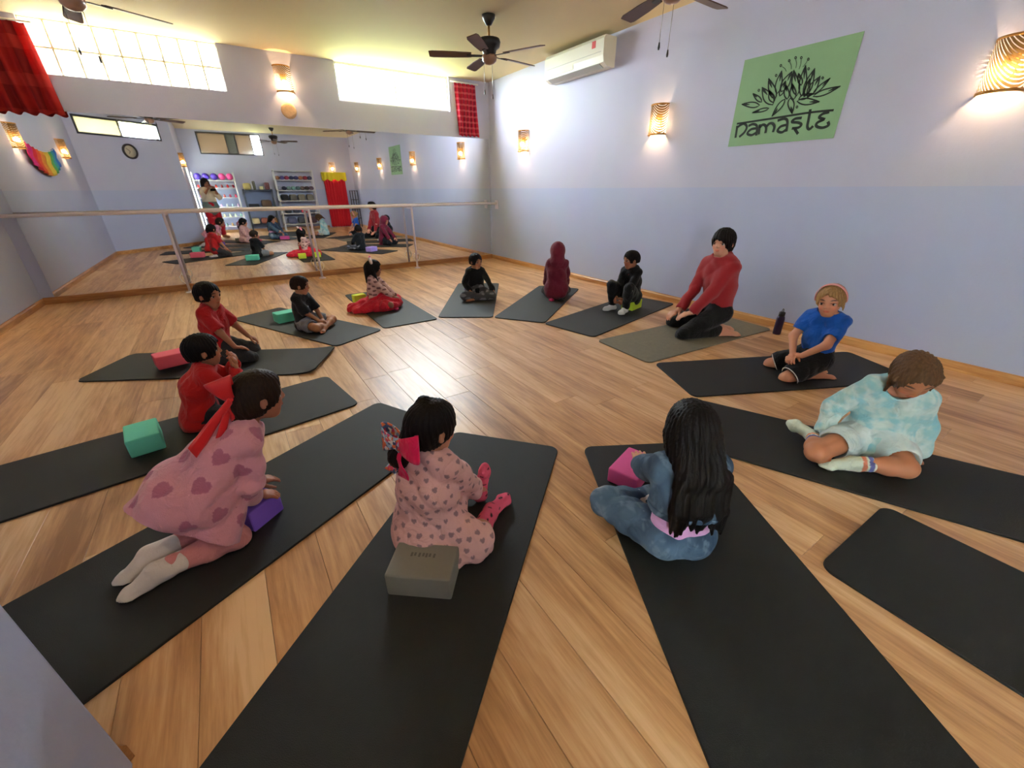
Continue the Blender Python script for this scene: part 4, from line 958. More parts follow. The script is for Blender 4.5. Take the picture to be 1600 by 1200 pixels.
    def pants(s, m, t1=2., inf=.009, seed=2, wr=(.004, 42), cuff=.0, name='pants', colf=None, vox=None, k=.018):
        H = s.H; pr = [cone(s.P+s.yp*.040*H, s.P-s.yp*.040*H, .066*H*s.g+inf), cone(s.P+s.ln*.05*H+s.yp*.03*H, s.P+s.ln*.05*H-s.yp*.03*H, .058*H*s.g+inf)]; sub = []
        for sd in (1, -1):
            pr += s.leg(sd, inf, t1, cuff)
            if t1 > 1: e = s.K[sd]+(s.A[sd]-s.K[sd])*(t1-1); dr = nrm(s.A[sd]-s.K[sd]); sub.append(([cone(e+dr*.026*H, e+dr*.07*H, .03*H, .03*H)], .003))
            else: e = s.Hp[sd]+(s.K[sd]-s.Hp[sd])*t1; dr = nrm(s.K[sd]-s.Hp[sd]); sub.append(([cone(e+dr*.07*H, e+dr*.13*H, .062*H, .062*H)], .003))
        return s.garment(name, pr, m, (), k, wr, seed, colf, vox, sub)
    def sock(s, sd, m, up=.35, inf=.004, colf=None, name='sock', wr=(.0015, 60)):
        K, A = s.K[sd], s.A[sd]; pr = s.foot(sd, inf, False)+[cone(A, A+(K-A)*up, .023*s.H+inf, (.023+.015*up)*s.H+inf)]
        return s.garment(name, pr, m, (), .014*s.H, wr, 7, colf, min(s.vox, .006))
    def shoe(s, sd, m, msole):
        pr = s.foot(sd, .007, False); o = s.garment('shoe', pr, m, (), .02*s.H, (.001, 60), 3, None, min(s.vox, .006)); return o
    def hair(s, m, t=.045, drop=-.18, front=(.47, -.13, .36, .335, .40), extra=(), strands=.012, ears=True, nape=True, seed=0, name='hair', vox=None, top=.02, jag=.035, freq=26):
        """cap of hair around the skull in head coordinates; extra: primitives in person space"""
        hh = s.hh; fx, fz, rx, ry, rz = front
        def f(P):
            q = s.hq(P); d = ev1(ell((-.035, 0, .10), (.445+t, .366+t*.75, .412+t)), q)
            if top: d = smin(d, ev1(ell((.03, 0, .27), (.37, .30, .20+t+top)), q), .06)
            if nape: d = smin(d, ev1(ell((-.17, 0, -.12), (.26+t, .30+t*.6, .34)), q), .08)
            q2 = q+np.stack([0*q[:, 0], 0*q[:, 0], jag*(np.sin(17*q[:, 1]+seed)+.6*np.sin(43*q[:, 1]+2*seed))], 1)
            d = smax(d, -ev1(ell((fx, 0, fz), (rx, ry, rz)), q2), .02)
            if ears:
                for sy in (1, -1): d = smax(d, -ev1(ell((.01, sy*.44, -.05), (.10, .13, .14)), q), .03)
            d = smax(d, drop-q[:, 2]+.12*np.clip(q[:, 0]+.1, 0, 1)*0, .03)
            d = d*hh
            if extra: d = smin(d, ev(extra, P, .02*s.H), .02*s.H)
            an = np.arctan2(q[:, 1], q[:, 0]+.02)
            d = d+strands*hh*(np.sin(freq*an+3*np.sin(5*q[:, 2]+seed))+.6*np.sin(2.3*freq*an+5*q[:, 2]+1.7*seed))
            return d
        r = s.hh*.72; lo, hi = s.Hc-r, s.Hc+r
        if extra: l2, h2 = bounds(extra, .03); lo = np.minimum(lo, l2); hi = np.maximum(hi, h2)
        lo[2] = max(lo[2], .003)
        return mesh_obj(name, [surf(f, lo, hi, vox or max(.004, s.hh/42))], m, s.o)
def bow(p, c, right, up, out, w, m, m2=None, tails=.0, tdir=None):
    """two loops, knot, optional tails; person space"""
    right, up, out = nrm(right), nrm(up), nrm(out); root = empty('bow'); root.parent = p.o
    def loop(sg):
        def fn(u, v):
            a = u*2*math.pi; x = w*.5*(1-math.cos(a))*.5*2; yv = (v-.5)*w*(.34+.70*(1-math.cos(a))*.5); z = w*.20*math.sin(a)
            return V3(*c)+right*sg*x+up*yv+out*z
        return MB().grid(fn, 20, 5, .003)
    loop(1).build('loop', m, root); loop(-1).build('loop', m2 or m, root)
    k = MB(); k.sphere(V3(*c), w*.17, 10, 8); k.build('knot', m, root)
    if tails:
        for sg in (1, -1):
            td = nrm(V3(*tdir)+right*sg*.22)
            def fn(u, v): return V3(*c)+td*u*tails+right*(v-.5)*w*(.3+.35*u)+out*(.012*math.sin(6*u+sg))
            MB().grid(fn, 12, 4, .003).build('tail', m if sg > 0 else (m2 or m), root)
    return root
CROSS = lambda H: dict(ank={1: (.225*H, -.05*H, .030*H), -1: (.185*H, .06*H, .045*H)}, kpole={1: (.35, 1, .05), -1: (.35, -1, .05)}, feet={1: (.35, -1, 0), -1: (.35, 1, 0)})
SEIZA = lambda H: dict(ank={1: (-.022*H, .060*H, .032*H), -1: (-.022*H, -.060*H, .032*H)}, kpole={1: (1, .25, .1), -1: (1, -.25, .1)}, feet={1: (-1, -.1, -.08), -1: (-1, .1, -.08)})

def vnorm(V, F):
    n = np.cross(V[F[:, 2]]-V[F[:, 0]], V[F[:, 3]]-V[F[:, 1]]); o = np.zeros_like(V)
    for k in range(4): np.add.at(o, F[:, k], n)
    return o/np.maximum(1e-9, np.linalg.norm(o, axis=1))[:, None]
def stamps(V, F, base, ink, spacing, size, up, seed=1, shape='heart', jit=.5):
    """printed motifs: base colour with ink-coloured hearts scattered over the cloth"""
    g = np.random.RandomState(seed); Nn = vnorm(V, F); c = np.tile(np.asarray(base, float), (len(V), 1)); order = g.permutation(len(V)); cen = np.zeros((0, 3))
    for i in order[:6000]:
        if len(cen) and np.min(np.sum((cen-V[i])**2, 1)) < spacing**2: continue
        cen = np.vstack([cen, V[i]]); n = Nn[i]; u = np.asarray(up, float)+g.randn(3)*.15*jit; t2 = nrm(u-(u@n)*n); t1 = np.cross(t2, n); sz = size*(.8+.4*g.rand())
        d = V-V[i]; near = np.sum(d*d, 1) < (2*sz)**2; x = (d[near]@t1)/sz; y = (d[near]@t2)/sz
        if shape == 'heart': msk = ((x*x*1.1+y*y-.8)**3-1.1*x*x*y**3 < 0)
        else: msk = (x*x*.5+y*y*2.2 < .6)
        idx = np.where(near)[0][msk]; idx = idx[(Nn[idx]@n) > .2]; c[idx] = ink
    return c

# ================================================================== the people
PEO = []
def hw_(p, d): return d
# 1 boy in red polo, kneeling on the left
p = Person('boy in a red polo shirt and dark trousers kneeling, one hand on his knee', (-.27, 3.97), -8, 1.05, (168, 112, 84)); H_ = 1.05
p.pose((0, 0, .14*H_), (.05, 0, 1), .0, -22, head=(-8, 4, 0), hands={1: (.20*H_, .13*H_, .115*H_), -1: (.13*H_, -.15*H_, .13*H_)}, epole={1: (-.5, .5, -.3), -1: (-.5, -.6, -.2)}, **SEIZA(H_))
p.hands_spec = {1: (V3(.6, .1, -.5), V3(-.3, 0, -1), .5), -1: (V3(.8, .3, -.3), V3(0, 0, -1), .3)}
p.body(()); M_REDP = cloth('red_polo_cotton', srgb(176, 24, 30))
p.shirt(M_REDP, .80, .012, hem=.02, vneck=.03, neck=.05, cuff=.010)
col_ = [cone(p.N+p.ys*sd*.03*H_+p.fs*.03*H_-p.ln*.03*H_, p.N+p.ys*sd*.042*H_-p.fs*.02*H_+p.ln*.006*H_, .010, .011, k=.008) for sd in (1, -1)]+[cone(p.N+p.ys*.042*H_-p.fs*.02*H_+p.ln*.006*H_, p.N-p.ys*.042*H_-p.fs*.02*H_+p.ln*.006*H_, .011, k=.008)]
p.garment('collar', col_, M_REDP, wr=(0, 1), vox=.005)
p.pants(cloth('dark_grey_twill', srgb(52, 50, 50)))
for sd in (1, -1): p.sock(sd, cloth('white_sock_knit', srgb(206, 200, 200)))
p.hair(HBLACK, .05, -.20, front=(.50, -.16, .36, .36, .43)); PEO.append(p)

# 2 boy in black tee, cross-legged
H_ = .96; p = Person('boy in a black tee shirt and shorts sitting cross-legged with bare feet', (.46, 4.51), -40, H_, (172, 118, 88))
p.pose((0, 0, .075*H_), (.0, 0, 1), .01, 0, head=(22, 6, 0), hands={1: (.17*H_, .035*H_, .10*H_), -1: (.17*H_, -.03*H_, .10*H_)}, epole={1: (-.3, 1, -.2), -1: (-.3, -1, -.2)}, **CROSS(H_))
p.hands_spec = {1: (V3(.5, -.7, -.2), V3(-.2, 0, -1), .7), -1: (V3(.5, .7, -.2), V3(-.2, 0, -1), .7)}
p.body(); p.shirt(cloth('black_tee_cotton', srgb(24, 26, 28)), .95, .014, hem=.02, cuff=.012)
p.pants(cloth('grey_shorts', srgb(120, 120, 128)), .55, .012, name='shorts', cuff=.012)
p.hair(HDKBR, .035, -.16, front=(.50, -.14, .37, .36, .44)); PEO.append(p)

# 3 girl with tulle skirt
H_ = 1.0; p = Person('girl with long black hair and a pink bow in a red tulle skirt', (1.31, 4.93), -32, H_, (150, 100, 76))
p.pose((0, 0, .075*H_), (.02, 0, 1), .01, 0, head=(14, 0, 0), hands={1: (.22*H_, .03*H_, .12*H_), -1: (.22*H_, -.03*H_, .12*H_)}, epole={1: (-.3, 1, -.2), -1: (-.3, -1, -.2)}, **CROSS(H_))
p.hands_spec = {1: (V3(.6, -.6, -.2), V3(-.2, 0, -1), .6), -1: (V3(.6, .6, -.2), V3(-.2, 0, -1), .6)}
p.body(()); p.shirt(mat_attr('pink_camo_knit', .85, .3), 1.9, .012, colf=lambda V, F: stamps(V, F, lin(206, 168, 160), lin(120, 84, 84), .05, .022, (0, 0, 1), 3, 'dot'))
sk = [ell((.06*H_, 0, .05*H_), (.24*H_, .25*H_, .085*H_)), cone((0, 0, .17*H_), (.04*H_, 0, .06*H_), .075*H_, .17*H_), ell((-.12*H_, -.12*H_, .03*H_), (.17*H_, .18*H_, .06*H_)), ell((.10*H_, .2*H_, .05*H_), (.13*H_, .10*H_, .06*H_))]
p.garment('tulle_skirt', sk, cloth('red_tulle', srgb(206, 32, 52), .6), k=.04, wr=(.010, 55), st=(1, 1, .4), vox=.007)
for sd in (1, -1): p.sock(sd, cloth('magenta_sock', srgb(190, 40, 96)), .6)
hb = p.hw
p.hair(HBLACK, .05, -.55, front=(.50, -.20, .36, .31, .46), ears=False, extra=[cone(hb((-.30, 0, .05)), hb((-.36, 0, -.75)), .30*p.hh, .22*p.hh), cone(hb((-.1, .33, .0)), hb((.10, .34, -.72)), .14*p.hh, .09*p.hh), cone(hb((-.1, -.33, .0)), hb((.10, -.34, -.72)), .14*p.hh, .09*p.hh)])
bow(p, hb((-.12, 0, .54)), p.Rh@V3(0, 1, 0), p.Rh@V3(-.3, 0, 1), p.Rh@V3(1, 0, .3), .075, cloth('pink_ribbon', srgb(244, 150, 180)), cloth('white_ribbon', srgb(240, 226, 226))); PEO.append(p)

# 4 boy in black long sleeve facing the camera
H_ = 1.0; p = Person('boy in a black long-sleeved top sitting cross-legged below the mirror corner', (2.56, 4.72), -112, H_, (170, 116, 88))
p.pose((0, 0, .075*H_), (.0, 0, 1), .01, 0, head=(34, 4, 4), hands={1: (.16*H_, .20*H_, .10*H_), -1: (.16*H_, -.10*H_, .11*H_)}, epole={1: (-.5, 1, -.1), -1: (-.5, -1, -.1)}, **CROSS(H_))
p.hands_spec = {1: (V3(.7, .1, -.5), V3(-.3, 0, -1), .6), -1: (V3(.6, .4, -.4), V3(-.2, 0, -1), .5)}
p.body(); p.shirt(cloth('black_jersey', srgb(18, 20, 22)), 1.95, .012, hem=.02)
p.pants(mat_attr('grey_camo_twill', .85, .3), 1.9, .012, colf=lambda V, F: stamps(V, F, lin(70, 70, 74), lin(120, 120, 128), .07, .035, (0, 0, 1), 5, 'dot'))
p.hair(HBLACK, .05, -.18, front=(.50, -.16, .36, .36, .42)); PEO.append(p)

# 5 maroon hoodie, back to camera
H_ = 1.12; p = Person('child in a maroon hoodie with the hood up kneeling with back to the room', (3.35, 4.03), 52, H_, (170, 116, 88))
p.pose((-.02, 0, .135*H_), (.14, 0, 1), .015, 0, head=(0, 12, 0), hands={1: (.22*H_, .12*H_, .10*H_), -1: (.22*H_, -.12*H_, .10*H_)}, epole={1: (-.5, 1, -.1), -1: (-.5, -1, -.1)}, **SEIZA(H_))
p.hands_spec = {1: (V3(.7, -.1, -.5), V3(-.3, 0, -1), .5), -1: (V3(.7, .1, -.5), V3(-.3, 0, -1), .5)}
M_MAR = cloth('maroon_fleece', srgb(104, 20, 44))
p.body(()); p.shirt(M_MAR, 1.95, .018, hem=.03, low=.014, name='hoodie', cuff=.006, wr=(.006, 32))
p.pants(cloth('black_track_pants', srgb(22, 20, 24)), 1.95, .012)
p.sock(1, cloth('magenta_slipper', srgb(176, 36, 84))); p.sock(-1, cloth('black_sock', srgb(20, 18, 20)))
p.hair(HBLACK, .03, -.15, front=(.50, -.14, .37, .36, .42))
hb = p.hw
p.hair(M_MAR, .12, -.62, front=(.62, -.06, .40, .33, .46), ears=False, extra=[cone(hb((-.20, 0, -.15)), p.N-p.fs*.01*H_-p.ln*.02*H_, .36*p.hh, .50*p.hh), cone(p.S[1]*.6+p.N*.4, p.S[-1]*.6+p.N*.4, .22*p.hh), ell(hb((-.28, 0, .42)), V3(.14, .12, .14)*p.hh)], strands=.0, name='hood', freq=3); PEO.append(p)

# 6 boy in black tracksuit squatting on a block
H_ = 1.05; p = Person('boy in a black tracksuit and white sneakers squatting on the yellow-green block', (3.77, 3.18), 186, H_, (158, 104, 78))
p.pose((0, 0, .105+.052*H_), (.10, 0, 1), .02, 0, head=(-24, 2, 0), hands={1: (.21*H_, .055*H_, .11*H_), -1: (.21*H_, -.055*H_, .11*H_)}, epole={1: (.1, 1, -.2), -1: (.1, -1, -.2)},
       ank={1: (.19*H_, .085*H_, .042*H_), -1: (.19*H_, -.085*H_, .042*H_)}, kpole={1: (.35, .18, 1), -1: (.35, -.18, 1)}, feet={1: (1, .22, -.02), -1: (1, -.22, -.02)})
p.hands_spec = {1: (V3(.6, -.3, -.6), V3(-.6, -.5, -.3), .7), -1: (V3(.6, .3, -.6), V3(-.6, .5, -.3), .7)}
M_BTR = cloth('black_tracksuit', srgb(16, 16, 19))
p.body(()); p.shirt(M_BTR, 1.95, .014, hem=.03, name='track_jacket', neck=.045, extra=[cone(p.N-p.fs*.02*H_+p.ys*.04*H_, p.N-p.fs*.02*H_-p.ys*.04*H_, .022, .022)])
p.pants(M_BTR, 1.85, .014)
M_STR = cloth('white_stripe', srgb(212, 212, 212))
for sd in (1, -1):
    for o in (-.011, .0, .011):
        a, b = p.K[sd], p.A[sd]; n_ = nrm(np.cross(b-a, V3(1, 0, 0)))*sd; n_ = n_ if n_[1]*sd > 0 else -n_; t_ = nrm(np.cross(b-a, n_))
        MB().tube([a+(b-a)*u+n_*((.039-.013*u)*H_+.0145)+t_*o for u in (.02, .2, .4, .6)], .0022, 5).build('stripe', M_STR, p.o)
for sd in (1, -1): p.shoe(sd, cloth('white_sneaker', srgb(224, 224, 224), .1), None)
p.garment('undershirt', [cone(p.N+p.fs*.028*H_-p.ln*.01*H_, p.N+p.fs*.05*H_-p.ln*.06*H_, .014, .008)], cloth('dusty_red_tee', srgb(150, 60, 66)), wr=(0, 1), vox=.005)
p.hair(HBLACK, .045, -.12, front=(.50, -.16, .36, .36, .42)); PEO.append(p)

# 7 teacher in red sweater
H_ = 1.66; p = Person('woman with short black hair in a red sweater and black trousers kneeling upright', (3.76, 2.10), 140, H_, (206, 150, 126), True, .90)
p.pose((0, 0, .135*H_), (.12, .0, 1), .008, 30, head=(14, 2, 0), hands={1: (.165*H_, .065*H_, .118*H_), -1: (.185*H_, -.075*H_, .112*H_)}, epole={1: (-.7, .5, 0), -1: (-.7, -.5, 0)}, **SEIZA(H_))
p.hands_spec = {1: (V3(.8, -.25, -.35), V3(-.2, 0, -1), .35), -1: (V3(.8, .25, -.35), V3(-.2, 0, -1), .35)}
M_RSW = mat('red_knit_wool', srgb(158, 20, 32), .9, bump=.9, bscale=420, var=.12, vscale=60, sheen=.2)
p.body((1, -1)); p.shirt(M_RSW, 1.97, .012, hem=.0, name='sweater', neck=.040, extra=[ell(p.C+p.ln*.050*H_+p.fs*.026*H_+p.ys*sd*.034*H_, V3(.046, .046, .050)*H_, k=.05) for sd in (1, -1)], wr=(.006, 26), low=.0)
p.pants(cloth('black_yoga_pants', srgb(14, 13, 15)), 1.97, .010, wr=(.004, 26))
hb = p.hw
p.hair(HBLACK, .055, -.36, front=(.52, -.20, .36, .34, .43), ears=False, extra=[cone(hb((-.20, .0, -.1)), hb((-.24, 0, -.36)), .26*p.hh, .18*p.hh), cone(hb((.27, -.05, .38)), hb((.36, -.20, .13)), .09*p.hh, .045*p.hh), cone(hb((.27, .05, .38)), hb((.33, .26, .12)), .09*p.hh, .05*p.hh), cone(hb((.30, 0, .40)), hb((.41, .02, .20)), .09*p.hh, .04*p.hh)]); PEO.append(p)

# 8 girl in blue tee
H_ = 1.13; p = Person('girl in a bright blue tee shirt with a pink headband kneeling, hands together', (3.44, 1.10), 138, H_, (206, 140, 110), vox=.006)
p.pose((0, 0, .13*H_), (.03, .02, 1), .0, 44, -3, head=(8, 8, 6), hands={1: (.13*H_, .09*H_, .165*H_), -1: (.16*H_, .04*H_, .155*H_)}, epole={1: (-.4, 1, -.3), -1: (.3, -1, -.3)}, **SEIZA(H_))
p.hands_spec = {1: (V3(.7, -.5, -.1), V3(-.4, 0, -.9), .8), -1: (V3(.5, .7, -.2), V3(-.4, 0, -.9), .8)}
p.body(); p.shirt(cloth('royal_blue_jersey', srgb(18, 84, 178), .3), .62, .010, hem=.0, low=.0, cuff=.008, neck=.058)
p.pants(cloth('black_shorts', srgb(16, 15, 18)), .72, .014, name='shorts', cuff=.014)
M_TRIM = cloth('white_trim', srgb(226, 220, 214))
for sd in (1, -1):
    a, b = p.Hp[sd], p.K[sd]; c_ = a+(b-a)*.88; ax = nrm(b-a); u_ = nrm(np.cross(ax, V3(0, 0, 1))); w_ = np.cross(ax, u_)
    MB().tube([c_+(.0455*H_+.020)*(u_*math.cos(t)+w_*math.sin(t)) for t in np.linspace(0, 2*math.pi, 21)], .0035, 5).build('trim', M_TRIM, p.o)
hb = p.hw
p.hair(HBLOND, .05, -.10, front=(.54, -.13, .40, .36, .47), extra=[ell(hb((-.42, 0, .18)), V3(.17, .2, .17)*p.hh), cone(hb((.1, .36, .15)), hb((.14, .385, -.25)), .04*p.hh, .02*p.hh)], ears=True)
def hbfn(u, v):
    a = -math.pi*.56+u*math.pi*1.12; r = V3(.10-.16*(1-math.cos(a))*.5, .425*math.sin(a), .10+.49*math.cos(a)); return hb(tuple(r+V3((v-.5)*.13, 0, 0)))
MB().grid(hbfn, 24, 3, .004).build('headband', cloth('pink_headband', srgb(226, 150, 150)), p.o); PEO.append(p)

# 9 girl in pale tie-dye
H_ = 1.15; p = Person('girl in a pale blue tie-dye top and shorts looking down at her side', (2.60, .45), 188, H_, (186, 122, 88), girth=1.06, vox=.006)
wd = lambda *v: p.R.T@V3(*v)
p.pose((0, 0, .075*H_), (.10, .04, 1), .02, 6, -4, head=(24, 36, 8), neckfwd=.30, hands={1: p.w2l((2.70, .29, .060)), -1: p.w2l((2.45, .63, .100))}, epole={1: (-1, .35, 0), -1: (-.3, -1, 0)},
       ank={1: p.w2l((2.335, .445, .052)), -1: p.w2l((2.43, .665, .058))}, knee={1: p.w2l((2.465, .275, .072)), -1: p.w2l((2.245, .575, .075))}, kpole={1: (1, 0, 0), -1: (1, 0, 0)}, feet={1: wd(-.8, .75, -.05), -1: wd(-.05, 1, .12)})
p.closed = True
p.hands_spec = {1: (V3(.3, .2, -.8), V3(0, 0, -1), .2), -1: (V3(-.4, -.1, -.7), V3(.2, .7, -.4), .6)}
p.body(())
def tiedye(V, F):
    n = .5+.5*np.tanh(2.2*(wrinkle(V, 1.4, 60, 4)+.35*wrinkle(V, 1.5, 140, 9))); n2 = .5+.5*np.tanh(2.5*wrinkle(V, 1.4, 90, 12))
    a, b, c = lin(206, 220, 216), lin(140, 196, 206), lin(166, 196, 190); k = (a*(1-n)[:, None]+b*n[:, None]); return k*(1-.45*n2)[:, None]+c*(.45*n2)[:, None]
M_TIE = mat_attr('tie_dye_fleece', .9, .4, sheen=.2)
p.shirt(M_TIE, 1.93, .016, hem=.02, name='tie_dye_top', colf=tiedye, vneck=.045, neck=.055, wr=(.006, 34), low=.012, vox=.006)
p.pants(mat_attr('pale_shorts_fleece', .9, .4, sheen=.2), .45, .016, name='shorts', cuff=.012, colf=lambda V, F: tiedye(V, F)*.35+lin(206, 212, 210)*.65)
def sockcol(sd):
    def f(V, F):
        t = (V-p.A[sd])@nrm(p.K[sd]-p.A[sd])/H_; c = np.tile(lin(206, 214, 196), (len(V), 1))
        c[(t > .030) & (t < .045)] = lin(206, 120, 90); c[(t > .052) & (t < .070)] = lin(96, 100, 160); return c
    return f
for sd in (1, -1): p.sock(sd, mat_attr('striped_sock', .9, .3), .34, colf=sockcol(sd))
hb = p.hw
p.hair(HBROWN, .05, -.22, front=(.54, -.12, .40, .36, .48), ears=False, extra=[ell(hb((-.40, 0, -.05)), V3(.16, .16, .2)*p.hh), cone(hb((.10, .37, .12)), hb((.16, .36, -.42)), .06*p.hh, .03*p.hh), cone(hb((.10, -.37, .12)), hb((.16, -.36, -.42)), .06*p.hh, .03*p.hh), cone(hb((-.45, 0, -.05)), hb((-.62, .05, -.55)), .14*p.hh, .05*p.hh)]); PEO.append(p)

# 10 girl in denim with long hair
H_ = 1.13; p = Person('girl in denim jacket and jeans with very long dark hair, back to the camera', (1.16, .61), 60, H_, (206, 150, 120), vox=.006)
p.pose((0, 0, .08*H_), (.10, .0, 1), .02, 0, head=(-4, 8, 0), hands={1: p.w2l((1.35, .985, .115)), -1: (.20*H_, -.12*H_, .12*H_)}, epole={1: (-.5, .9, -.2), -1: (-.3, -1, -.2)},
       ank={1: (.24*H_, -.03*H_, .035*H_), -1: (.19*H_, .05*H_, .05*H_)}, kpole={1: (.5, 1, .05), -1: (.35, -1, .05)}, feet={1: (.35, -1, 0), -1: (.35, 1, 0)})
p.hands_spec = {1: (V3(.8, -.15, .05), V3(0, 0, -1), .12), -1: (V3(.6, .5, -.3), V3(0, 0, -1), .4)}
p.body(())
def denimcol(V, F):
    n = .5+.5*np.tanh(1.6*wrinkle(V, 1.3, 26, 21)); f = .5+.5*np.tanh(4*(wrinkle(V, 1.3, 150, 5, (1, 1, .5))-.6)); c = lin(44, 64, 88)*(1-n)[:, None]+lin(82, 106, 130)*n[:, None]; return c*(1-.5*f)[:, None]+lin(120, 140, 160)*(.5*f)[:, None]
def jeanscol(V, F):
    c = denimcol(V, F)
    for sd in (1, -1):
        w = np.exp(-(np.linalg.norm(V-(p.K[sd]+V3(.02, sd*.02, .02)), axis=1)/.042)**4)*(.35+.65*(np.sin(V@V3(160, 40, 210))>.1)); c = c*(1-w)[:, None]+lin(196, 202, 208)*w[:, None]
    return c
M_DEN = mat_attr('washed_denim', .9, .5, 500)
hem_c = p.P+p.ln*.040*H_
p.garment('tee_shirt', p.torso(.008, .0), cloth('lilac_pink_tee', srgb(214, 160, 206)), wr=(.002, 40), cuts=[(p.N-p.ln*.1*H_, p.ln)])
jp = p.torso(.018, .008)
for sd in (1, -1): jp += p.arm(sd, .014, 0, 1.75, .010)
jk = p.garment('denim_jacket', jp, M_DEN, [(p.P+p.ln*.118*H_, -p.ln)], .02, (.005, 40), 1, denimcol, .006, [([ell(p.N+p.ln*.018*H_, (.055*H_, .055*H_, .03*H_))], .006)])
jl = [cone(p.P+p.yp*.040*H_, p.P-p.yp*.040*H_, .066*H_+.013)]+p.leg(1, .014, 1.9)+p.leg(-1, .014, 1.9)
p.garment('jeans', jl, M_DEN, (), .018, (.006, 40), 2, jeanscol, .006)
p.garment('hem_band', p.torso(.023, .008), M_DEN, [(p.P+p.ln*.116*H_, -p.ln), (p.P+p.ln*.140*H_, p.ln)], .02, (.005, 40), 1, denimcol, .005)
for sd in (1, -1):
    e_ = p.E[sd]+(p.W[sd]-p.E[sd])*.66; p.garment('cuff', [cone(e_, p.E[sd]+(p.W[sd]-p.E[sd])*.82, .036*H_, .034*H_)], M_DEN, (), .01, (.002, 60), 3, denimcol, .005)
for sd in (1, -1): p.sock(sd, cloth('pale_sock', srgb(206, 200, 204)))
hb = p.hw; bk = lambda u, y, o: p.P+(p.N-p.P)*u-p.fs*(.075+o)*H_+p.ys*y*H_
ex = [cone(hb((-.20, y*.9, -.1)), bk(.90, y*.16, .006), .25*p.hh, .040*H_) for y in (-.22, .22)]
for i in range(13):
    y = -.082+.0125*i; e0 = bk(.92, y*.85, .006); e1 = bk(.55, y*1.0+.006*math.sin(i*2.1), .012+.004*(i % 3)); e2 = bk(.24+.13*((i*37) % 11)/11, y*1.06+.010*math.sin(i*3.7), .012+.005*(i % 2))
    ex += [cone(e0, e1, .024*H_, .019*H_, k=.010), cone(e1, e2, .019*H_, .005*H_, k=.006)]
ex += [cone(hb((-.05, sy*.36, .0)), p.S[sy]*.62+p.N*.38-p.fs*.02*H_, .12*p.hh, .022*H_) for sy in (1, -1)]
p.hair(HBLACK, .055, -.5, front=(.52, -.20, .36, .31, .44), ears=False, extra=ex, strands=.010, vox=.005, freq=30); PEO.append(p)

# 11 girl in pale pink dress with a big bow
H_ = 1.10; p = Person('girl in a pale pink printed dress with a large bow on her ponytail, back turned', (.40, 1.21), 40, H_, (186, 130, 104), vox=.006)
p.pose((0, 0, .075*H_), (.10, -.02, 1), .02, -8, head=(-26, 6, 0), hands={1: (.20*H_, .05*H_, .10*H_), -1: (.20*H_, -.10*H_, .09*H_)}, epole={1: (-.4, 1, -.2), -1: (-.4, -1, -.2)},
       ank={1: p.w2l((.665, 1.30, .06)), -1: p.w2l((.66, 1.17, .045))}, knee={1: p.w2l((.44, 1.44, .07)), -1: p.w2l((.52, 1.05, .062))}, kpole={1: (1, 0, 0), -1: (1, 0, 0)}, feet={1: p.R.T@V3(.25, .15, .95), -1: p.R.T@V3(.8, .35, .1)})
p.hands_spec = {1: (V3(.6, -.6, -.3), V3(0, 0, -1), .5), -1: (V3(.7, -.1, -.5), V3(0, 0, -1), .4)}
p.body(())
prt = lambda seed: (lambda V, F: stamps(V, F, lin(216, 168, 164), lin(150, 120, 124), .034, .0095, (0, 0, 1), seed, 'heart'))
M_DRS = mat_attr('printed_pink_cotton', .85, .25)
ex = p.leg(1, .022, .9)+p.leg(-1, .026, 1.0)+[ell((-.02*H_, 0, .055*H_), (.115*H_, .125*H_, .075*H_)), ell((.07*H_, 0, .07*H_), (.12*H_, .11*H_, .07*H_)), ell((-.02*H_, -.13*H_, .030*H_), (.10*H_, .085*H_, .040*H_))]
p.shirt(M_DRS, 1.92, .013, name='dress', colf=prt(4), extra=ex, k=.03, wr=(.006, 36), vox=.0042)
for sd in (1, -1): p.sock(sd, mat_attr('dotted_pink_sock', .9, .2), .9, colf=lambda V, F: stamps(V, F, lin(216, 84, 112), lin(40, 22, 30), .035, .010, (0, 0, 1), 8, 'dot'))
hb = p.hw
tl0, tl1 = hb((-.46, .05, -.16)), hb((-.46, .20, -.62))
p.hair(HBLACK, .045, -.28, front=(.50, -.16, .36, .34, .42), extra=[ell(hb((-.42, .03, -.08)), V3(.12, .13, .14)*p.hh), cone(hb((-.45, .05, -.12)), hb((-.54, .18, -.50)), .12*p.hh, .19*p.hh), cone(hb((-.54, .18, -.50)), hb((-.50, .26, -.86)), .19*p.hh, .08*p.hh), ell(hb((-.1, .12, .52)), V3(.09, .1, .08)*p.hh)], strands=.008, vox=.004)
def floral(V, F=None):
    n = wrinkle(V, 1.5, 160, 3); n2 = wrinkle(V, 1.5, 210, 8); c = np.tile(lin(96, 120, 168), (len(V), 1)); c[n > .4] = lin(226, 214, 206); c[n2 > .7] = lin(216, 90, 60); c[(n < -.7)] = lin(60, 70, 90); return c
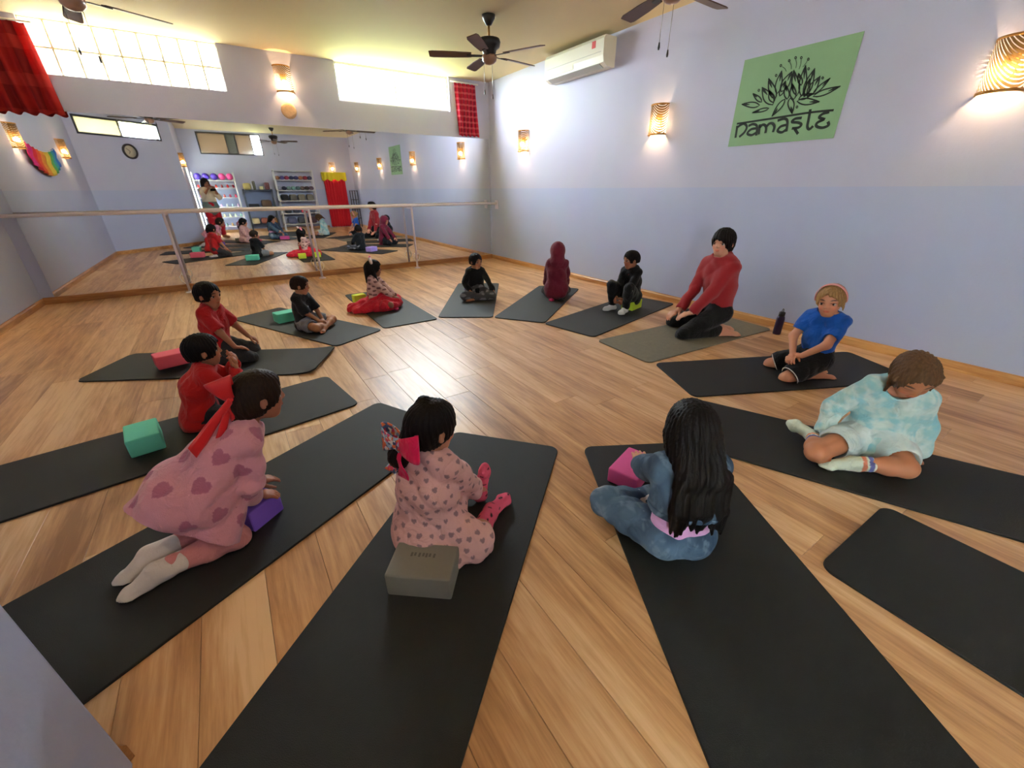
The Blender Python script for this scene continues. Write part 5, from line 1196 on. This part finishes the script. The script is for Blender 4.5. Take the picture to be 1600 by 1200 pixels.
def floral_mat():
    m = mat('floral_ribbon', srgb(110, 130, 170), .7); N = m.node_tree.nodes; L = m.node_tree.links
    v = N.new('ShaderNodeTexVoronoi'); v.inputs['Scale'].default_value = 85; tc = N.new('ShaderNodeTexCoord'); L.new(tc.outputs['Object'], v.inputs['Vector'])
    r = N.new('ShaderNodeValToRGB'); r.color_ramp.interpolation = 'CONSTANT'; e = r.color_ramp.elements; e[0].color = srgb(70, 84, 120); e[1].position = .78; e[1].color = srgb(222, 110, 60)
    for pos, c in ((.25, (150, 176, 200)), (.45, (226, 214, 210)), (.62, (206, 60, 100))): k = e.new(pos); k.color = srgb(*c)
    sp = N.new('ShaderNodeSeparateColor'); L.new(v.outputs['Color'], sp.inputs[0]); L.new(sp.outputs[0], r.inputs[0]); L.new(r.outputs[0], N['Principled BSDF'].inputs['Base Color']); return m
bow(p, hb((-.58, .06, -.16)), p.Rh@V3(-.15, 1, -.15), p.Rh@V3(0, .1, 1), p.Rh@V3(-1, 0, 0), .105, floral_mat(), cloth('magenta_ribbon', srgb(222, 24, 84), .1), .14, p.Rh@V3(-.1, .1, -1)); PEO.append(p)

# 12 girl in heart-print sweater leaning on the violet block
H_ = 1.07; p = Person('girl in a pink heart-print sweater with a red hair bow leaning on the violet block', (-.37, 1.665), 14, H_, (164, 108, 84), vox=.006)
p.pose((0, 0, .25*H_), (.82, -.02, .57), -.0, 0, head=(-4, 4, 0), neckfwd=.45, nk=.045, hands={1: p.w2l((-.165, 1.81, .142)), -1: p.w2l((-.175, 1.705, .142))}, epole={1: (-.3, .9, -.1), -1: (-.35, -.9, -.1)}, tl=.30,
       ank={1: (-.145*H_, .045*H_, .045*H_), -1: (-.145*H_, -.055*H_, .045*H_)}, kpole={1: (1, .05, -.3), -1: (1, -.05, -.3)}, feet={1: (-1, -.02, -.28), -1: (-1, .06, -.28)})
p.hands_spec = {1: (V3(.85, .1, -.2), V3(0, 0, -1), .3), -1: (V3(.85, -.1, -.2), V3(0, 0, -1), .35)}
p.body(())
hemc = p.P+V3(-.025, 0, -.070)*H_
pr = p.torso(.014, .030)+[cone(p.C+p.ln*.03*H_, hemc-p.ln*.10*H_, .078*H_, .128*H_, V3(0, 1, 0), 1.0), cone(p.C-p.ln*.02*H_, p.P-p.ln*.12*H_, .080*H_, .105*H_), cone(p.C+V3(0, .02, -.035), p.K[1]+V3(-.055, .0, .06), .068*H_, .088*H_), cone(p.C+V3(0, -.02, -.035), p.K[-1]+V3(-.055, .0, .06), .068*H_, .088*H_)]
for sd in (1, -1): pr += [a[:-1]+(.012,) for a in p.arm(sd, .012, 0, 1.9, .004)]
p.garment('sweater', pr, mat_attr('heart_knit', .92, .6, 320, sheen=.25), [(p.P-p.ln*.085*H_, nrm(-p.ln+V3(.10, 0, -.12)))], .028, (.006, 34), 1, lambda V, F: stamps(V, F, lin(206, 142, 156), lin(170, 98, 124), .088, .029, p.ln, 14), .0048, [([ell(p.N+p.ln*.018*H_, (.045*H_, .045*H_, .03*H_))], .006)])
p.pants(cloth('dusty_pink_leggings', srgb(206, 130, 128)), 1.80, .007, wr=(.002, 42))
for sd in (1, -1): p.sock(sd, cloth('white_grip_sock', srgb(216, 204, 196), .5), .30, .0085)
hb = p.hw
p.hair(HDKBR, .045, -.34, front=(.52, -.14, .40, .34, .44), extra=[ell(hb((-.40, 0, -.02)), V3(.14, .2, .2)*p.hh), cone(hb((-.30, -.08, -.10)), hb((-.40, 0, -.42)), .25*p.hh, .14*p.hh)], strands=.007, vox=.004)
M_RIB = mat('red_satin_ribbon', srgb(204, 24, 30), .35, sheen=.2)
bow(p, hb((-.47, -.16, .14)), p.Rh@V3(-.30, 0, .9), p.Rh@V3(.9, -.25, .3), p.Rh@V3(-.35, -.9, 0), .085, M_RIB, None, .22, p.Rh@V3(-.55, -.12, -.85)); PEO.append(p)

# 13 boy in red, hands at his mouth
H_ = 1.01; p = Person('boy in a red long-sleeved shirt hunched with his hands raised to his mouth', (-.39, 2.83), 5, H_, (170, 116, 86), vox=.007)
p.pose((0, 0, .075*H_), (.34, 0, 1), .035, 0, head=(-2, -2, 0), neckfwd=.3, hands={1: (.24*H_, .04*H_, .32*H_), -1: (.235*H_, -.05*H_, .31*H_)}, epole={1: (.1, .6, -1), -1: (.1, -.6, -1)}, **CROSS(H_))
p.hands_spec = {1: (V3(.2, -.4, .9), V3(-.9, -.3, .2), .9), -1: (V3(.2, .4, .9), V3(-.9, .3, .2), .9)}
p.body(()); p.shirt(cloth('scarlet_jersey', srgb(190, 26, 26)), 1.9, .012, hem=.04, low=.016)
p.pants(cloth('charcoal_pants', srgb(34, 34, 38)), 1.95, .011)
for sd in (1, -1): p.sock(sd, cloth('white_sock_knit2', srgb(206, 204, 204)))
p.hair(HBLACK, .06, -.20, front=(.50, -.17, .35, .37, .42)); PEO.append(p)

# 14 the person taking the photograph, seen only in the mirror
H_ = 1.66; p = Person('standing person in cream top and red trousers holding up a phone, in the mirror', (-.17, -.36), 62, H_, (160, 108, 82), True, .95, .010, z=.0)
ch = V3(0, 0, CAMH); fwv = V3(*_f); rtv = V3(*_r); upv = V3(*_u)
p.pose((0, 0, .52*H_), (.02, 0, 1), .0, 0, head=(0, 12, 0), hands={1: p.w2l(ch-fwv*.085-rtv*.115-upv*.05), -1: p.w2l(ch-fwv*.085+rtv*.115-upv*.05)}, epole={1: (-.3, .5, -1), -1: (-.3, -.5, -1)},
       ank={1: (-.01, .075*H_, .048*H_), -1: (.02, -.075*H_, .048*H_)}, kpole={1: (1, .05, 0), -1: (1, -.05, 0)}, feet={1: (1, .15, -.02), -1: (1, -.15, -.02)})
lrt = p.R.T@rtv; lup = p.R.T@upv; lfw = p.R.T@fwv
p.hands_spec = {1: (lrt*.45+lup*.7-lfw*.2, lrt*.6+lfw*.4, .4), -1: (-lrt*.45+lup*.7-lfw*.2, -lrt*.6+lfw*.4, .4)}
p.body((1, -1))
p.shirt(mat_attr('cream_grey_top', .85, .3), 1.5, .018, hem=.05, name='blouse', colf=lambda V, F: np.where((V[:, 2] < .60*H_)[:, None], lin(110, 124, 118), lin(214, 200, 176)), low=.02, wr=(.006, 24))
p.pants(cloth('red_trousers', srgb(176, 22, 40)), 1.9, .02, wr=(.006, 24))
hb = p.hw
p.hair(HBLACK, .06, -.5, front=(.52, -.20, .36, .30, .44), ears=False, extra=[cone(hb((-.25, 0, -.1)), hb((-.42, 0, -1.5)), .36*p.hh, .3*p.hh), cone(hb((-.05, -.34, .0)), hb((.12, -.42, -1.3)), .16*p.hh, .14*p.hh), cone(hb((-.05, .34, .0)), hb((.12, .42, -1.2)), .16*p.hh, .14*p.hh)], vox=.008)
PEO.append(p)
# her phone, just behind the lens
ph = MB(); ph.box(-.076, .076, -.037, .037, -.008, .0)
pho = ph.build('phone', mat('black_phone_glass', srgb(18, 18, 20), .2), bevel=.003, seg=2)
pho.matrix_world = Matrix(((_r.x, _u.x, -_f.x, 0), (_r.y, _u.y, -_f.y, 0), (_r.z, _u.z, -_f.z, CAMH), (0, 0, 0, 1))) @ Matrix.Translation((0, 0, .016)); tag(pho, 'black phone held up by the standing person in the mirror', 'phone')
